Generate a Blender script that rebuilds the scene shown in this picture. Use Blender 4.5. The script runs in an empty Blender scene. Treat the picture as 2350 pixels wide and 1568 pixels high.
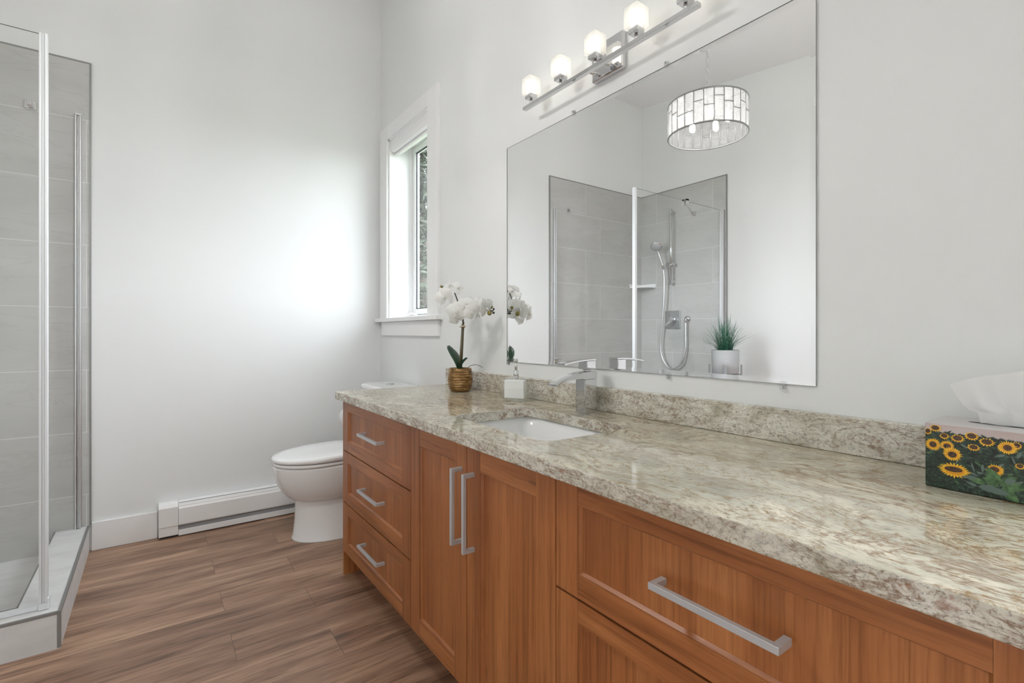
import bpy, bmesh, math, random
from math import sin, cos, pi, radians, sqrt
from mathutils import Vector, Matrix

random.seed(7)
scene = bpy.context.scene
COL = scene.collection

# ------------------------------------------------------------------ camera
cam_d = bpy.data.cameras.new('camera')
cam = bpy.data.objects.new('camera', cam_d)
COL.objects.link(cam)
cam_d.sensor_width = 36.0
cam_d.lens = 1133.92 / 2350.0 * 36.0
cam_d.shift_x = (1175 - 1174.33) / 2350.0
cam_d.shift_y = (763.67 - 784.0) / 2350.0
cam_d.clip_start = 0.02
cam.location = (-1.2573, -3.2679, 1.10)
cam.rotation_euler = (radians(90), 0, -0.6267)
scene.camera = cam

# ------------------------------------------------------------------ world, daylight, exposure
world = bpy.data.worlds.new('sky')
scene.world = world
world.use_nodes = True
wn = world.node_tree.nodes
wn.clear()
w_out = wn.new('ShaderNodeOutputWorld')
w_bg = wn.new('ShaderNodeBackground')
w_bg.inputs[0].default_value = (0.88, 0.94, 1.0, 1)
# sky with an added bright lobe, aimed to shape the back-wall light patch
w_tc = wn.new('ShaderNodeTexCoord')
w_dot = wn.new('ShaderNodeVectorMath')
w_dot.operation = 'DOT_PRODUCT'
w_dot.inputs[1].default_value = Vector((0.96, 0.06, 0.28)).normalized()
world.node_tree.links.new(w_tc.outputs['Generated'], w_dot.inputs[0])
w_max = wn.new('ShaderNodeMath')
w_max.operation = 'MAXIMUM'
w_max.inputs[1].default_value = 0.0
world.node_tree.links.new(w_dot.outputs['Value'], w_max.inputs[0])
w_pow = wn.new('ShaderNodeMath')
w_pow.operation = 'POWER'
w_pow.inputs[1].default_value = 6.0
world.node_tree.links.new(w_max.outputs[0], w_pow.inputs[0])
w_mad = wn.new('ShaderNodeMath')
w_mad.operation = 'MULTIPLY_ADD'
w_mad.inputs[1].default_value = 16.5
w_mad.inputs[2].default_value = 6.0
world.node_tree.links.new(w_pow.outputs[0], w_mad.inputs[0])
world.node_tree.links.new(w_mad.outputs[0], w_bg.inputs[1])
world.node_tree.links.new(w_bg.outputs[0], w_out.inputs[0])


def area_light(name, loc, rot, sx, sy, power, color=(1, 1, 1), portal=False):
    d = bpy.data.lights.new(name, 'AREA')
    d.shape = 'RECTANGLE'
    d.size, d.size_y = sx, sy
    d.energy = power
    d.color = color
    if portal:
        d.cycles.is_portal = True
    o = bpy.data.objects.new(name, d)
    o.location = loc
    o.rotation_euler = rot
    COL.objects.link(o)
    return o


# sky portal in the side window, fill lamp in an added, unseen window further along
area_light('side_window_daylight', (0.205, -0.45, 1.78), (0, radians(90), 0), 1.17, 0.6, 1.0, portal=True)
area_light('added_fill_light', (0.12, -4.25, 1.65), (0, radians(90), 0), 1.5, 1.5, 10.0, (0.95, 0.98, 1.0))

scene.view_settings.view_transform = 'Standard'
scene.view_settings.look = 'None'
scene.view_settings.gamma = 1.0
scene.view_settings.use_curve_mapping = False
scene.view_settings.exposure = 0.47
cy = scene.cycles
cy.max_bounces = 14
cy.diffuse_bounces = 6
cy.glossy_bounces = 8
cy.transmission_bounces = 12
cy.transparent_max_bounces = 24
cy.sample_clamp_indirect = 4.0
cy.blur_glossy = 1.0

# ------------------------------------------------------------------ node helpers


class NT:
    def __init__(self, name):
        self.m = bpy.data.materials.new(name)
        self.m.use_nodes = True
        self.t = self.m.node_tree
        self.t.nodes.clear()
        self.out = self.t.nodes.new('ShaderNodeOutputMaterial')

    def n(self, typ, **kw):
        nd = self.t.nodes.new(typ)
        for k, v in kw.items():
            setattr(nd, k, v)
        return nd

    def l(self, a, b):
        self.t.links.new(a, b)

    def pos(self):
        return self.n('ShaderNodeNewGeometry').outputs['Position']

    def mapping(self, vec, scale=(1, 1, 1), rot=(0, 0, 0), loc=(0, 0, 0)):
        m = self.n('ShaderNodeMapping')
        m.inputs['Scale'].default_value = scale
        m.inputs['Rotation'].default_value = rot
        m.inputs['Location'].default_value = loc
        self.l(vec, m.inputs['Vector'])
        return m.outputs[0]

    def noise(self, vec, scale=5, detail=3, rough=0.5, dist=0.0, color=False):
        nd = self.n('ShaderNodeTexNoise')
        nd.inputs['Scale'].default_value = scale
        nd.inputs['Detail'].default_value = detail
        nd.inputs['Roughness'].default_value = rough
        nd.inputs['Distortion'].default_value = dist
        self.l(vec, nd.inputs['Vector'])
        return nd.outputs['Color' if color else 'Fac']

    def ramp(self, fac, stops, interp='LINEAR'):
        r = self.n('ShaderNodeValToRGB')
        r.color_ramp.interpolation = interp
        el = r.color_ramp.elements
        while len(el) < len(stops):
            el.new(0.5)
        for e, (p, c) in zip(el, stops):
            e.position = p
            e.color = (c, c, c, 1) if isinstance(c, (int, float)) else (*c, 1)
        self.l(fac, r.inputs[0])
        return r.outputs[0]

    def mix(self, a, b, fac=0.5, blend='MIX'):
        m = self.n('ShaderNodeMix', data_type='RGBA', blend_type=blend)
        for s, v in ((m.inputs['Factor'], fac), (m.inputs['A'], a), (m.inputs['B'], b)):
            if hasattr(v, 'is_linked'):
                self.l(v, s)
            elif isinstance(v, (tuple, list)):
                s.default_value = (*v, 1)
            else:
                s.default_value = v
        # colour sockets share names with float ones: pick by type
        return m.outputs['Result'] if m.outputs['Result'].type == 'RGBA' else m.outputs[2]

    def math(self, op, a, b=None, clamp=False):
        m = self.n('ShaderNodeMath', operation=op)
        m.use_clamp = clamp
        for i, v in enumerate((a, b)):
            if v is None:
                continue
            if hasattr(v, 'is_linked'):
                self.l(v, m.inputs[i])
            else:
                m.inputs[i].default_value = v
        return m.outputs[0]

    def bsdf(self, color=None, rough=0.5, metal=0.0, spec=0.5, **kw):
        b = self.n('ShaderNodeBsdfPrincipled')
        if color is not None:
            if hasattr(color, 'is_linked'):
                self.l(color, b.inputs['Base Color'])
            else:
                b.inputs['Base Color'].default_value = (*color, 1)
        if hasattr(rough, 'is_linked'):
            self.l(rough, b.inputs['Roughness'])
        else:
            b.inputs['Roughness'].default_value = rough
        b.inputs['Metallic'].default_value = metal
        b.inputs['Specular IOR Level'].default_value = spec
        for k, v in kw.items():
            b.inputs[k].default_value = v
        self.l(b.outputs[0], self.out.inputs[0])
        return b

    def bump(self, b, height, strength=0.2, dist=0.002):
        n = self.n('ShaderNodeBump')
        n.inputs['Strength'].default_value = strength
        n.inputs['Distance'].default_value = dist
        self.l(height, n.inputs['Height'])
        self.l(n.outputs[0], b.inputs['Normal'])


def mixc(nt, a, b, fac, blend='MIX'):
    """colour mix with explicit sockets"""
    m = nt.n('ShaderNodeMix', data_type='RGBA', blend_type=blend)
    fi = m.inputs[0]
    ai, bi = [s for s in m.inputs if s.type == 'RGBA'][:2]
    for s, v in ((fi, fac), (ai, a), (bi, b)):
        if hasattr(v, 'is_linked'):
            nt.l(v, s)
        elif isinstance(v, (tuple, list)):
            s.default_value = (*v, 1)
        else:
            s.default_value = v
    return [s for s in m.outputs if s.type == 'RGBA'][0]


def plain(name, color, rough=0.5, metal=0.0, spec=0.5, **kw):
    nt = NT(name)
    nt.bsdf(color, rough, metal, spec, **kw)
    return nt.m


def paint(name, color, rough=0.55, grain=0.03):
    nt = NT(name)
    p = nt.pos()
    f = nt.noise(p, 3.0, 2)
    c2 = tuple(max(0, c - grain) for c in color)
    b = nt.bsdf(mixc(nt, color, c2, f), rough, 0, 0.3)
    nt.bump(b, nt.noise(p, 260, 2), 0.05, 0.0006)
    return nt.m


def thin_glass(name, tint=(0.97, 0.985, 0.975), ior=1.45, extra=0.0):
    """clear sheet: fresnel reflection over straight-through light"""
    nt = NT(name)
    lw = nt.n('ShaderNodeLayerWeight')
    lw.inputs['Blend'].default_value = 0.5
    r0 = ((ior - 1) / (ior + 1)) ** 2
    fres = nt.math('ADD', nt.math('MULTIPLY', nt.math('POWER', lw.outputs['Facing'], 5.0), 1 - r0), r0)
    tr = nt.n('ShaderNodeBsdfTransparent')
    tr.inputs[0].default_value = (*tint, 1)
    gl = nt.n('ShaderNodeBsdfGlossy')
    gl.inputs['Roughness'].default_value = 0.01
    gl.inputs['Color'].default_value = (0.9, 0.9, 0.9, 1)
    mx = nt.n('ShaderNodeMixShader')
    fac = nt.math('ADD', fres, extra) if extra else fres
    nt.l(fac, mx.inputs[0])
    nt.l(tr.outputs[0], mx.inputs[1])
    nt.l(gl.outputs[0], mx.inputs[2])
    nt.l(mx.outputs[0], nt.out.inputs[0])
    return nt.m


def emit(name, color, strength):
    nt = NT(name)
    e = nt.n('ShaderNodeEmission')
    e.inputs[0].default_value = (*color, 1)
    e.inputs[1].default_value = strength
    nt.l(e.outputs[0], nt.out.inputs[0])
    return nt.m


# ------------------------------------------------------------------ materials
M = {}
M['wall'] = paint('wall_paint', (0.81, 0.82, 0.82), 0.55, 0.02)
M['ceiling'] = paint('ceiling_paint', (0.88, 0.88, 0.89))
M['trim'] = paint('white_trim_paint', (0.87, 0.87, 0.87), 0.35, 0.01)
M['vinyl'] = plain('white_vinyl', (0.86, 0.86, 0.86), 0.3)
M['ceramic'] = plain('white_ceramic', (0.87, 0.87, 0.87), 0.08, 0, 0.5)
M['enamel'] = plain('white_enamel', (0.86, 0.86, 0.86), 0.35)
M['chrome'] = plain('chrome', (0.66, 0.66, 0.67), 0.06, 1.0)
M['nickel'] = plain('brushed_nickel', (0.57, 0.60, 0.63), 0.34, 0.45)
M['satin'] = plain('satin_aluminium', (0.68, 0.68, 0.69), 0.32, 1.0)
M['greytrim'] = plain('grey_metal_edge', (0.27, 0.27, 0.265), 0.4, 0.5)
M['dark'] = plain('dark_gap', (0.03, 0.03, 0.03), 0.8)
M['glass_sheet'] = thin_glass('shower_glass', (0.992, 0.996, 0.994))
M['window_glass'] = thin_glass('window_glass', (0.97, 0.98, 0.98))
M['clear_plastic'] = thin_glass('clear_plastic', (0.97, 0.97, 0.97), 1.5, 0.05)
M['seal'] = plain('clear_white_seal', (0.72, 0.74, 0.76), 0.25, 0.0, 0.6)
M['standgrey'] = plain('grey_painted_stand', (0.30, 0.31, 0.32), 0.5)


def tile_material(name, axis):
    nt = NT(name)
    p = nt.pos()
    sep = nt.n('ShaderNodeSeparateXYZ')
    nt.l(p, sep.inputs[0])
    cmb = nt.n('ShaderNodeCombineXYZ')
    if axis == 'x':      # back wall, rows along x
        nt.l(nt.math('ADD', sep.outputs[0], 12.0 + 1.9420), cmb.inputs[0])
    else:                # left wall, rows along y
        nt.l(nt.math('ADD', sep.outputs[1], 12.0 + 0.795), cmb.inputs[0])
    nt.l(nt.math('ADD', sep.outputs[2], 0.3125 * 3 - 0.289), cmb.inputs[1])
    br = nt.n('ShaderNodeTexBrick')
    br.offset = 0.315
    br.offset_frequency = 2
    br.inputs['Color1'].default_value = (0, 0, 0, 1)
    br.inputs['Color2'].default_value = (1, 1, 1, 1)
    br.inputs['Mortar'].default_value = (0.5, 0.5, 0.5, 1)
    br.inputs['Scale'].default_value = 1.0
    br.inputs['Mortar Size'].default_value = 0.0016
    br.inputs['Mortar Smooth'].default_value = 0.0
    br.inputs['Brick Width'].default_value = 0.6
    br.inputs['Row Height'].default_value = 0.3125
    nt.l(cmb.outputs[0], br.inputs['Vector'])
    # per tile shift of the veining
    sh = nt.n('ShaderNodeVectorMath', operation='ADD')
    cs = nt.n('ShaderNodeCombineXYZ')
    nt.l(nt.math('MULTIPLY', br.outputs['Color'], 7.0), cs.inputs[2])
    nt.l(p, sh.inputs[0])
    nt.l(cs.outputs[0], sh.inputs[1])
    rot = (0, radians(16), 0) if axis == 'x' else (radians(16), 0, 0)
    mp = nt.mapping(sh.outputs[0], (2.0, 2.0, 4.5), rot)
    v1 = nt.noise(mp, 1.2, 3, 0.5, 0.6)
    v2 = nt.noise(nt.mapping(sh.outputs[0], (1.6, 1.6, 8), rot), 1.0, 4, 0.6, 1.5)
    c = nt.ramp(v1, [(0.3, (0.46, 0.46, 0.445)), (0.52, (0.495, 0.495, 0.48)), (0.72, (0.525, 0.525, 0.515))])
    vein = nt.ramp(v2, [(0.47, 0.0), (0.5, 0.35), (0.515, 0.0)])
    c = mixc(nt, c, (0.39, 0.39, 0.375), vein)
    c = mixc(nt, c, (0.66, 0.66, 0.65), br.outputs['Fac'])
    b = nt.bsdf(c, 0.42, 0, 0.4)
    nt.bump(b, nt.math('SUBTRACT', 1.0, br.outputs['Fac']), 0.25, 0.001)
    return nt.m


M['tile_x'] = tile_material('grey_stone_tile_back', 'x')
M['tile_y'] = tile_material('grey_stone_tile_side', 'y')


def tile_plain(name):
    nt = NT(name)
    p = nt.pos()
    v = nt.noise(nt.mapping(p, (3, 9, 9), (0, 0, 0.6)), 2, 5, 0.6, 0.5)
    c = nt.ramp(v, [(0.3, (0.60, 0.60, 0.595)), (0.6, (0.68, 0.68, 0.675))])
    nt.bsdf(c, 0.4, 0, 0.4)
    return nt.m


M['tile_curb'] = tile_plain('grey_stone_tile_curb')


def floor_material():
    nt = NT('brown_plank_floor')
    p = nt.pos()
    sep = nt.n('ShaderNodeSeparateXYZ')
    nt.l(p, sep.inputs[0])
    cmb = nt.n('ShaderNodeCombineXYZ')
    nt.l(nt.math('ADD', sep.outputs[0], 12.2 + 0.730), cmb.inputs[0])
    nt.l(nt.math('ADD', sep.outputs[1], 0.1825 * 40 + 1.0205), cmb.inputs[1])
    br = nt.n('ShaderNodeTexBrick')
    br.offset = 0.247
    br.offset_frequency = 2
    br.inputs['Color1'].default_value = (0, 0, 0, 1)
    br.inputs['Color2'].default_value = (1, 1, 1, 1)
    br.inputs['Mortar'].default_value = (0.5, 0.5, 0.5, 1)
    br.inputs['Scale'].default_value = 1.0
    br.inputs['Mortar Size'].default_value = 0.0009
    br.inputs['Mortar Smooth'].default_value = 0.0
    br.inputs['Brick Width'].default_value = 1.22
    br.inputs['Row Height'].default_value = 0.1825
    nt.l(cmb.outputs[0], br.inputs['Vector'])
    rnd = br.outputs['Color']
    cs = nt.n('ShaderNodeCombineXYZ')
    nt.l(nt.math('MULTIPLY', rnd, 3.7), cs.inputs[0])
    nt.l(nt.math('MULTIPLY', rnd, 9.1), cs.inputs[2])
    sh = nt.n('ShaderNodeVectorMath', operation='ADD')
    nt.l(p, sh.inputs[0])
    nt.l(cs.outputs[0], sh.inputs[1])
    q = sh.outputs[0]
    broad = nt.noise(nt.mapping(q, (1.1, 9.0, 1)), 1.5, 3, 0.55, 0.8)
    grain = nt.noise(nt.mapping(q, (2.2, 34.0, 1)), 2.2, 5, 0.65, 0.5)
    fine = nt.noise(nt.mapping(q, (7, 160, 1)), 2.0, 3, 0.6)
    c = nt.ramp(broad, [(0.24, (0.135, 0.072, 0.046)), (0.38, (0.270, 0.155, 0.100)),
                        (0.56, (0.390, 0.240, 0.160)), (0.76, (0.540, 0.360, 0.245))])
    g = nt.ramp(grain, [(0.32, (0.42, 0.38, 0.36)), (0.48, (0.90, 0.89, 0.88)), (0.72, (1.14, 1.12, 1.10))])
    c = mixc(nt, c, g, 0.85, 'MULTIPLY')
    f2 = nt.ramp(fine, [(0.3, (0.82, 0.81, 0.80)), (0.7, (1.08, 1.08, 1.08))])
    c = mixc(nt, c, f2, 0.8, 'MULTIPLY')
    # knots
    vo = nt.n('ShaderNodeTexVoronoi')
    vo.inputs['Scale'].default_value = 1.0
    nt.l(nt.mapping(q, (1.3, 5.5, 1)), vo.inputs['Vector'])
    kn = nt.ramp(vo.outputs['Distance'], [(0.0, 0.75), (0.045, 0.55), (0.10, 0.0)])
    c = mixc(nt, c, (0.060, 0.036, 0.026), kn)
    tone = nt.ramp(rnd, [(0, (0.90, 0.89, 0.88)), (1, (1.08, 1.07, 1.06))])
    c = mixc(nt, c, tone, 1.0, 'MULTIPLY')
    c = mixc(nt, c, (0.07, 0.045, 0.032), nt.math('MULTIPLY', br.outputs['Fac'], 0.75))
    ro = nt.ramp(grain, [(0.3, 0.42), (0.7, 0.33)])
    b = nt.bsdf(c, ro, 0, 0.45)
    nt.bump(b, mixc(nt, fine, (0, 0, 0), br.outputs['Fac']), 0.12, 0.001)
    return nt.m


M['floor'] = floor_material()


def wood(name, horizontal=False):
    nt = NT(name)
    p = nt.pos()
    if horizontal:
        s1, s2, s3 = (14, 1.3, 14), (60, 1.6, 60), (160, 7, 160)
    else:
        s1, s2, s3 = (9, 9, 0.75), (60, 60, 1.3), (160, 160, 7)
    broad = nt.noise(nt.mapping(p, s1), 1.3, 3, 0.5, 0.5)
    grain = nt.noise(nt.mapping(p, s2), 1.5, 4, 0.6, 0.6)
    fine = nt.noise(nt.mapping(p, s3), 1.6, 2, 0.5)
    c = nt.ramp(broad, [(0.28, (0.245, 0.078, 0.024)), (0.5, (0.325, 0.114, 0.036)), (0.74, (0.405, 0.158, 0.053))])
    g = nt.ramp(grain, [(0.34, (0.58, 0.53, 0.48)), (0.48, (0.95, 0.95, 0.95)), (0.72, (1.12, 1.12, 1.12))])
    c = mixc(nt, c, g, 0.8, 'MULTIPLY')
    f = nt.ramp(fine, [(0.34, (0.72, 0.68, 0.64)), (0.48, (1, 1, 1))])
    c = mixc(nt, c, f, 0.6, 'MULTIPLY')
    vo = nt.n('ShaderNodeTexVoronoi')
    vo.inputs['Scale'].default_value = 1.0
    sk = (3, 2.2, 9) if horizontal else (3, 9, 2.6)
    nt.l(nt.mapping(p, sk), vo.inputs['Vector'])
    kn = nt.ramp(vo.outputs['Distance'], [(0.0, 0.8), (0.035, 0.5), (0.07, 0.0)])
    c = mixc(nt, c, (0.10, 0.035, 0.014), kn)
    b = nt.bsdf(c, 0.36, 0, 0.42)
    nt.bump(b, fine, 0.05, 0.0005)
    return nt.m


M['wood_v'] = wood('cherry_wood_vertical_grain')
M['wood_h'] = wood('cherry_wood_horizontal_grain', True)


def granite(name, flat):
    nt = NT(name)
    p = nt.pos()
    warp = nt.noise(p, 3.4, 3, 0.5, 0, True)
    wv = nt.n('ShaderNodeVectorMath', operation='SCALE')
    nt.l(warp, wv.inputs[0])
    wv.inputs['Scale'].default_value = 0.17 if flat else 0.06
    ad = nt.n('ShaderNodeVectorMath', operation='ADD')
    nt.l(p, ad.inputs[0])
    nt.l(wv.outputs[0], ad.inputs[1])
    q = ad.outputs[0]
    if flat:
        ang = (0, 0, radians(-6))
        sA, sB, sC, sD = (11, 4.6, 11), (150, 42, 150), (6.0, 3.2, 6.0), (300, 95, 300)
    else:
        ang = (radians(28), 0, 0)
        sA, sB, sC, sD = (16, 12, 20), (150, 120, 170), (9, 5.5, 16), (330, 330, 330)
    A = nt.noise(nt.mapping(q, sA, ang), 1.0, 4, 0.6, 0.6)
    B = nt.noise(nt.mapping(q, sB, ang), 1.0, 4, 0.65, 0.6)
    C = nt.noise(nt.mapping(q, sC, ang, (3.3, 1.7, 0.4)), 1.0, 7, 0.66, 1.2)
    C2 = nt.noise(nt.mapping(q, tuple(v * 1.5 for v in sC), (ang[0], ang[1], ang[2] + 0.4), (9.3, 4.7, 2.4)), 1.0, 7, 0.68, 1.6)
    D = nt.noise(nt.mapping(q, sD, ang), 1.0, 3, 0.6, 0.3)
    L = nt.noise(nt.mapping(p, (2.4, 1.7, 2.4), (0, 0, 0), (1.2, 5.1, 0)), 1.0, 3, 0.55)
    if flat:
        base = nt.ramp(A, [(0.28, (0.370, 0.345, 0.275)), (0.44, (0.485, 0.450, 0.355)), (0.56, (0.585, 0.540, 0.430)), (0.66, (0.720, 0.660, 0.525))])
    else:
        base = nt.ramp(A, [(0.28, (0.360, 0.325, 0.250)), (0.40, (0.510, 0.475, 0.395)), (0.54, (0.640, 0.615, 0.535)), (0.70, (0.720, 0.700, 0.63))])
    streak = nt.ramp(B, [(0.30, (0.42, 0.42, 0.42)), (0.41, (0.80, 0.795, 0.78)), (0.50, (1, 1, 1)), (0.70, (1.08, 1.08, 1.06))])
    c = mixc(nt, base, streak, 0.95, 'MULTIPLY')
    band = nt.ramp(L, [(0.42, 0.05), (0.60, 1.0)])
    # soft brown clouds along the veins
    cloud = nt.ramp(C, [(0.455, 0.0), (0.50, 0.75), (0.545, 0.0)])
    c = mixc(nt, c, (0.285, 0.170, 0.100) if flat else (0.22, 0.125, 0.075), nt.math('MULTIPLY', nt.math('MULTIPLY', cloud, band), nt.ramp(B, [(0.35, 1.0), (0.62, 0.25)])))
    vein = nt.ramp(C, [(0.476, 0.0), (0.494, 1.0), (0.506, 1.0), (0.526, 0.0)])
    c = mixc(nt, c, (0.150, 0.070, 0.026), nt.math('MULTIPLY', nt.math('MULTIPLY', vein, nt.ramp(L, [(0.36, 0.05), (0.55, 0.9)])), nt.ramp(D, [(0.35, 1.0), (0.62, 0.3)])))
    vein2 = nt.ramp(C2, [(0.480, 0.0), (0.497, 1.0), (0.503, 1.0), (0.522, 0.0)])
    c = mixc(nt, c, (0.235, 0.130, 0.030) if flat else (0.17, 0.10, 0.055), nt.math('MULTIPLY', vein2, nt.ramp(B, [(0.40, 0.9), (0.62, 0.15)])))
    # dark mineral flecks
    fl = nt.ramp(D, [(0.31, 1.0), (0.38, 0.0)])
    c = mixc(nt, c, (0.17, 0.16, 0.155), nt.math('MULTIPLY', fl, 0.65))
    if not flat:
        R = nt.noise(nt.mapping(q, (44, 40, 44)), 1.0, 3, 0.6)
        c = mixc(nt, c, (0.25, 0.105, 0.06), nt.math('MULTIPLY', nt.ramp(R, [(0.60, 0.0), (0.68, 0.7)]), band))
    nt.bsdf(c, 0.07 if flat else 0.12, 0, 0.5)
    return nt.m


M['granite'] = granite('cream_granite_polished', True)
M['granite_edge'] = granite('cream_granite_edge', False)

# ------------------------------------------------------------------ mesh helper


class MB:
    def __init__(self):
        self.v, self.f, self.mi, self.sm = [], [], [], []

    def quad(self, idx, mi=0, smooth=False):
        self.f.append(idx)
        self.mi.append(mi)
        self.sm.append(smooth)

    def poly(self, pts, mi=0):
        b = len(self.v)
        self.v += [tuple(p) for p in pts]
        self.quad(list(range(b, b + len(pts))), mi)
        return self

    def box(self, x0, x1, y0, y1, z0, z1, mi=0, mt=None):
        b = len(self.v)
        pts = [(x0, y0, z0), (x1, y0, z0), (x1, y1, z0), (x0, y1, z0), (x0, y0, z1), (x1, y0, z1), (x1, y1, z1), (x0, y1, z1)]
        if mt is not None:
            pts = [tuple(mt @ Vector(p)) for p in pts]
        self.v += pts
        for q in ((0, 3, 2, 1), (4, 5, 6, 7), (0, 1, 5, 4), (1, 2, 6, 5), (2, 3, 7, 6), (3, 0, 4, 7)):
            self.quad([b + i for i in q], mi)
        return self

    def rings(self, rings, mi=0, caps=True, closed=False, smooth=True):
        b = len(self.v)
        n = len(rings[0])
        for r in rings:
            self.v += [tuple(p) for p in r]
        m = len(rings)
        for i in range(m if closed else m - 1):
            for j in range(n):
                a0 = b + i * n + j
                a1 = b + i * n + (j + 1) % n
                i2 = (i + 1) % m
                self.quad([a0, a1, b + i2 * n + (j + 1) % n, b + i2 * n + j], mi, smooth)
        if caps and not closed:
            self.quad([b + j for j in range(n)][::-1], mi)
            self.quad([b + (m - 1) * n + j for j in range(n)], mi)
        return self

    def cyl(self, p0, p1, r0, r1=None, n=20, mi=0, caps=True):
        r1 = r0 if r1 is None else r1
        p0, p1 = Vector(p0), Vector(p1)
        d = (p1 - p0).normalized()
        u = d.orthogonal().normalized()
        w = d.cross(u)
        R = [[p + (u * cos(2 * pi * k / n) + w * sin(2 * pi * k / n)) * r for k in range(n)] for p, r in ((p0, r0), (p1, r1))]
        return self.rings(R, mi, caps)

    def tube(self, pts, r, n=10, mi=0, closed=False):
        pts = [Vector(p) for p in pts]
        rs = r if isinstance(r, (list, tuple)) else [r] * len(pts)
        R = []
        u = None
        for i, p in enumerate(pts):
            if closed:
                d = pts[(i + 1) % len(pts)] - pts[i - 1]
            else:
                d = pts[min(i + 1, len(pts) - 1)] - pts[max(i - 1, 0)]
            d.normalize()
            if u is None:
                u = d.orthogonal().normalized()
            else:
                u = (u - d * u.dot(d))
                u = u.normalized() if u.length > 1e-6 else d.orthogonal().normalized()
            w = d.cross(u)
            R.append([p + (u * cos(2 * pi * k / n) + w * sin(2 * pi * k / n)) * rs[i] for k in range(n)])
        return self.rings(R, mi, True, closed)

    def lathe(self, prof, c=(0, 0, 0), n=32, mi=0, caps=True, mt=None):
        R = []
        for r, z in prof:
            ring = [Vector((r * cos(2 * pi * k / n), r * sin(2 * pi * k / n), z)) for k in range(n)]
            if mt is not None:
                ring = [mt @ p for p in ring]
            R.append([p + Vector(c) for p in ring])
        return self.rings(R, mi, caps)

    def sphere(self, c, r, n=14, m=8, mi=0, sq=(1, 1, 1)):
        R = []
        for i in range(m + 1):
            a = -pi / 2 + pi * i / m
            rr = max(cos(a), 0.02)
            R.append([(c[0] + r * sq[0] * rr * cos(2 * pi * k / n), c[1] + r * sq[1] * rr * sin(2 * pi * k / n), c[2] + r * sq[2] * sin(a)) for k in range(n)])
        return self.rings(R, mi)

    def prism(self, poly, axis, a0, a1, mi=0, smooth=False):
        """poly: 2-D points in the plane normal to axis (x:(y,z) y:(x,z) z:(x,y))"""
        def P(q, a):
            return {'x': (a, q[0], q[1]), 'y': (q[0], a, q[1]), 'z': (q[0], q[1], a)}[axis]
        return self.rings([[P(q, a0) for q in poly], [P(q, a1) for q in poly]], mi, True, False, smooth)

    def grid(self, fn, nu, nv, mi=0, smooth=True):
        b = len(self.v)
        for i in range(nu + 1):
            for j in range(nv + 1):
                self.v.append(tuple(fn(i / nu, j / nv)))
        for i in range(nu):
            for j in range(nv):
                a = b + i * (nv + 1) + j
                self.quad([a, a + 1, a + nv + 2, a + nv + 1], mi, smooth)
        return self

    def build(self, name, mats, parent=None, bevel=0.0, segs=2, solid=0.0, recalc=True, sub=0):
        base = WORLD.get(parent, Vector((0, 0, 0))) if parent is not None else None
        me = bpy.data.meshes.new(name)
        if parent is None:
            xs, ys, zs = zip(*self.v)
            base = Vector(((min(xs) + max(xs)) / 2, (min(ys) + max(ys)) / 2, min(zs)))
        me.from_pydata([(x - base.x, y - base.y, z - base.z) for x, y, z in self.v], [], self.f)
        if not isinstance(mats, (list, tuple)):
            mats = [mats]
        for m in mats:
            me.materials.append(m)
        for p, mi, s in zip(me.polygons, self.mi, self.sm):
            p.material_index = mi
            p.use_smooth = s
        if recalc:
            bm = bmesh.new()
            bm.from_mesh(me)
            bmesh.ops.recalc_face_normals(bm, faces=bm.faces)
            bm.to_mesh(me)
            bm.free()
        me.update()
        o = bpy.data.objects.new(name, me)
        COL.objects.link(o)
        if parent is not None:
            o.parent = parent
        else:
            o.location = base
        WORLD[o] = base.copy()
        if solid:
            s = o.modifiers.new('thickness', 'SOLIDIFY')
            s.thickness = solid
        if bevel:
            bv = o.modifiers.new('bevel', 'BEVEL')
            bv.width = bevel
            bv.segments = segs
            bv.limit_method = 'ANGLE'
            bv.angle_limit = radians(40)
            bv.harden_normals = False
        if sub:
            sb = o.modifiers.new('subdivision', 'SUBSURF')
            sb.levels = sb.render_levels = sub
        return o


WORLD = {}


def tag(o, label, cat, group=None, kind=None):
    o['label'] = label
    o['category'] = cat
    if group:
        o['group'] = group
    if kind:
        o['kind'] = kind
    return o


def thing(name, loc, label, cat, group=None):
    o = bpy.data.objects.new(name, None)
    o.empty_display_size = 0.05
    COL.objects.link(o)
    o.location = loc
    WORLD[o] = Vector(loc)
    return tag(o, label, cat, group)


def struct(o, label=None):
    o['kind'] = 'structure'
    if label:
        o['label'] = label
    return o


def part(o, label):
    o['label'] = label
    return o


# ------------------------------------------------------------------ room shell
W = 2.7278       # room width: left wall at x = -W, vanity wall at x = 0
YR = -5.60       # rear wall


def ceil_z(x, y):
    return 3.352 + 0.008 * (x + W) + 0.1104 * y


struct(MB().box(-W - 0.1, 0.22, YR - 0.2, 0.1, -0.1, 0.0).build('floor', M['floor']))
c = MB()
P4 = [(-W - 0.1, YR - 0.2), (0.22, YR - 0.2), (0.22, 0.1), (-W - 0.1, 0.1)]
c.rings([[(x, y, ceil_z(x, y)) for x, y in P4], [(x, y, ceil_z(x, y) + 0.1) for x, y in P4]], 0, True, False, False)
struct(c.build('ceiling', M['ceiling']))
struct(MB().box(-W - 0.1, 0.22, 0.0, 0.1, 0, 3.6).build('wall_back', M['wall']))
struct(MB().box(-W - 0.1, -W, YR, 0.0, 0, 3.6).build('wall_left', M['wall']))
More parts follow.
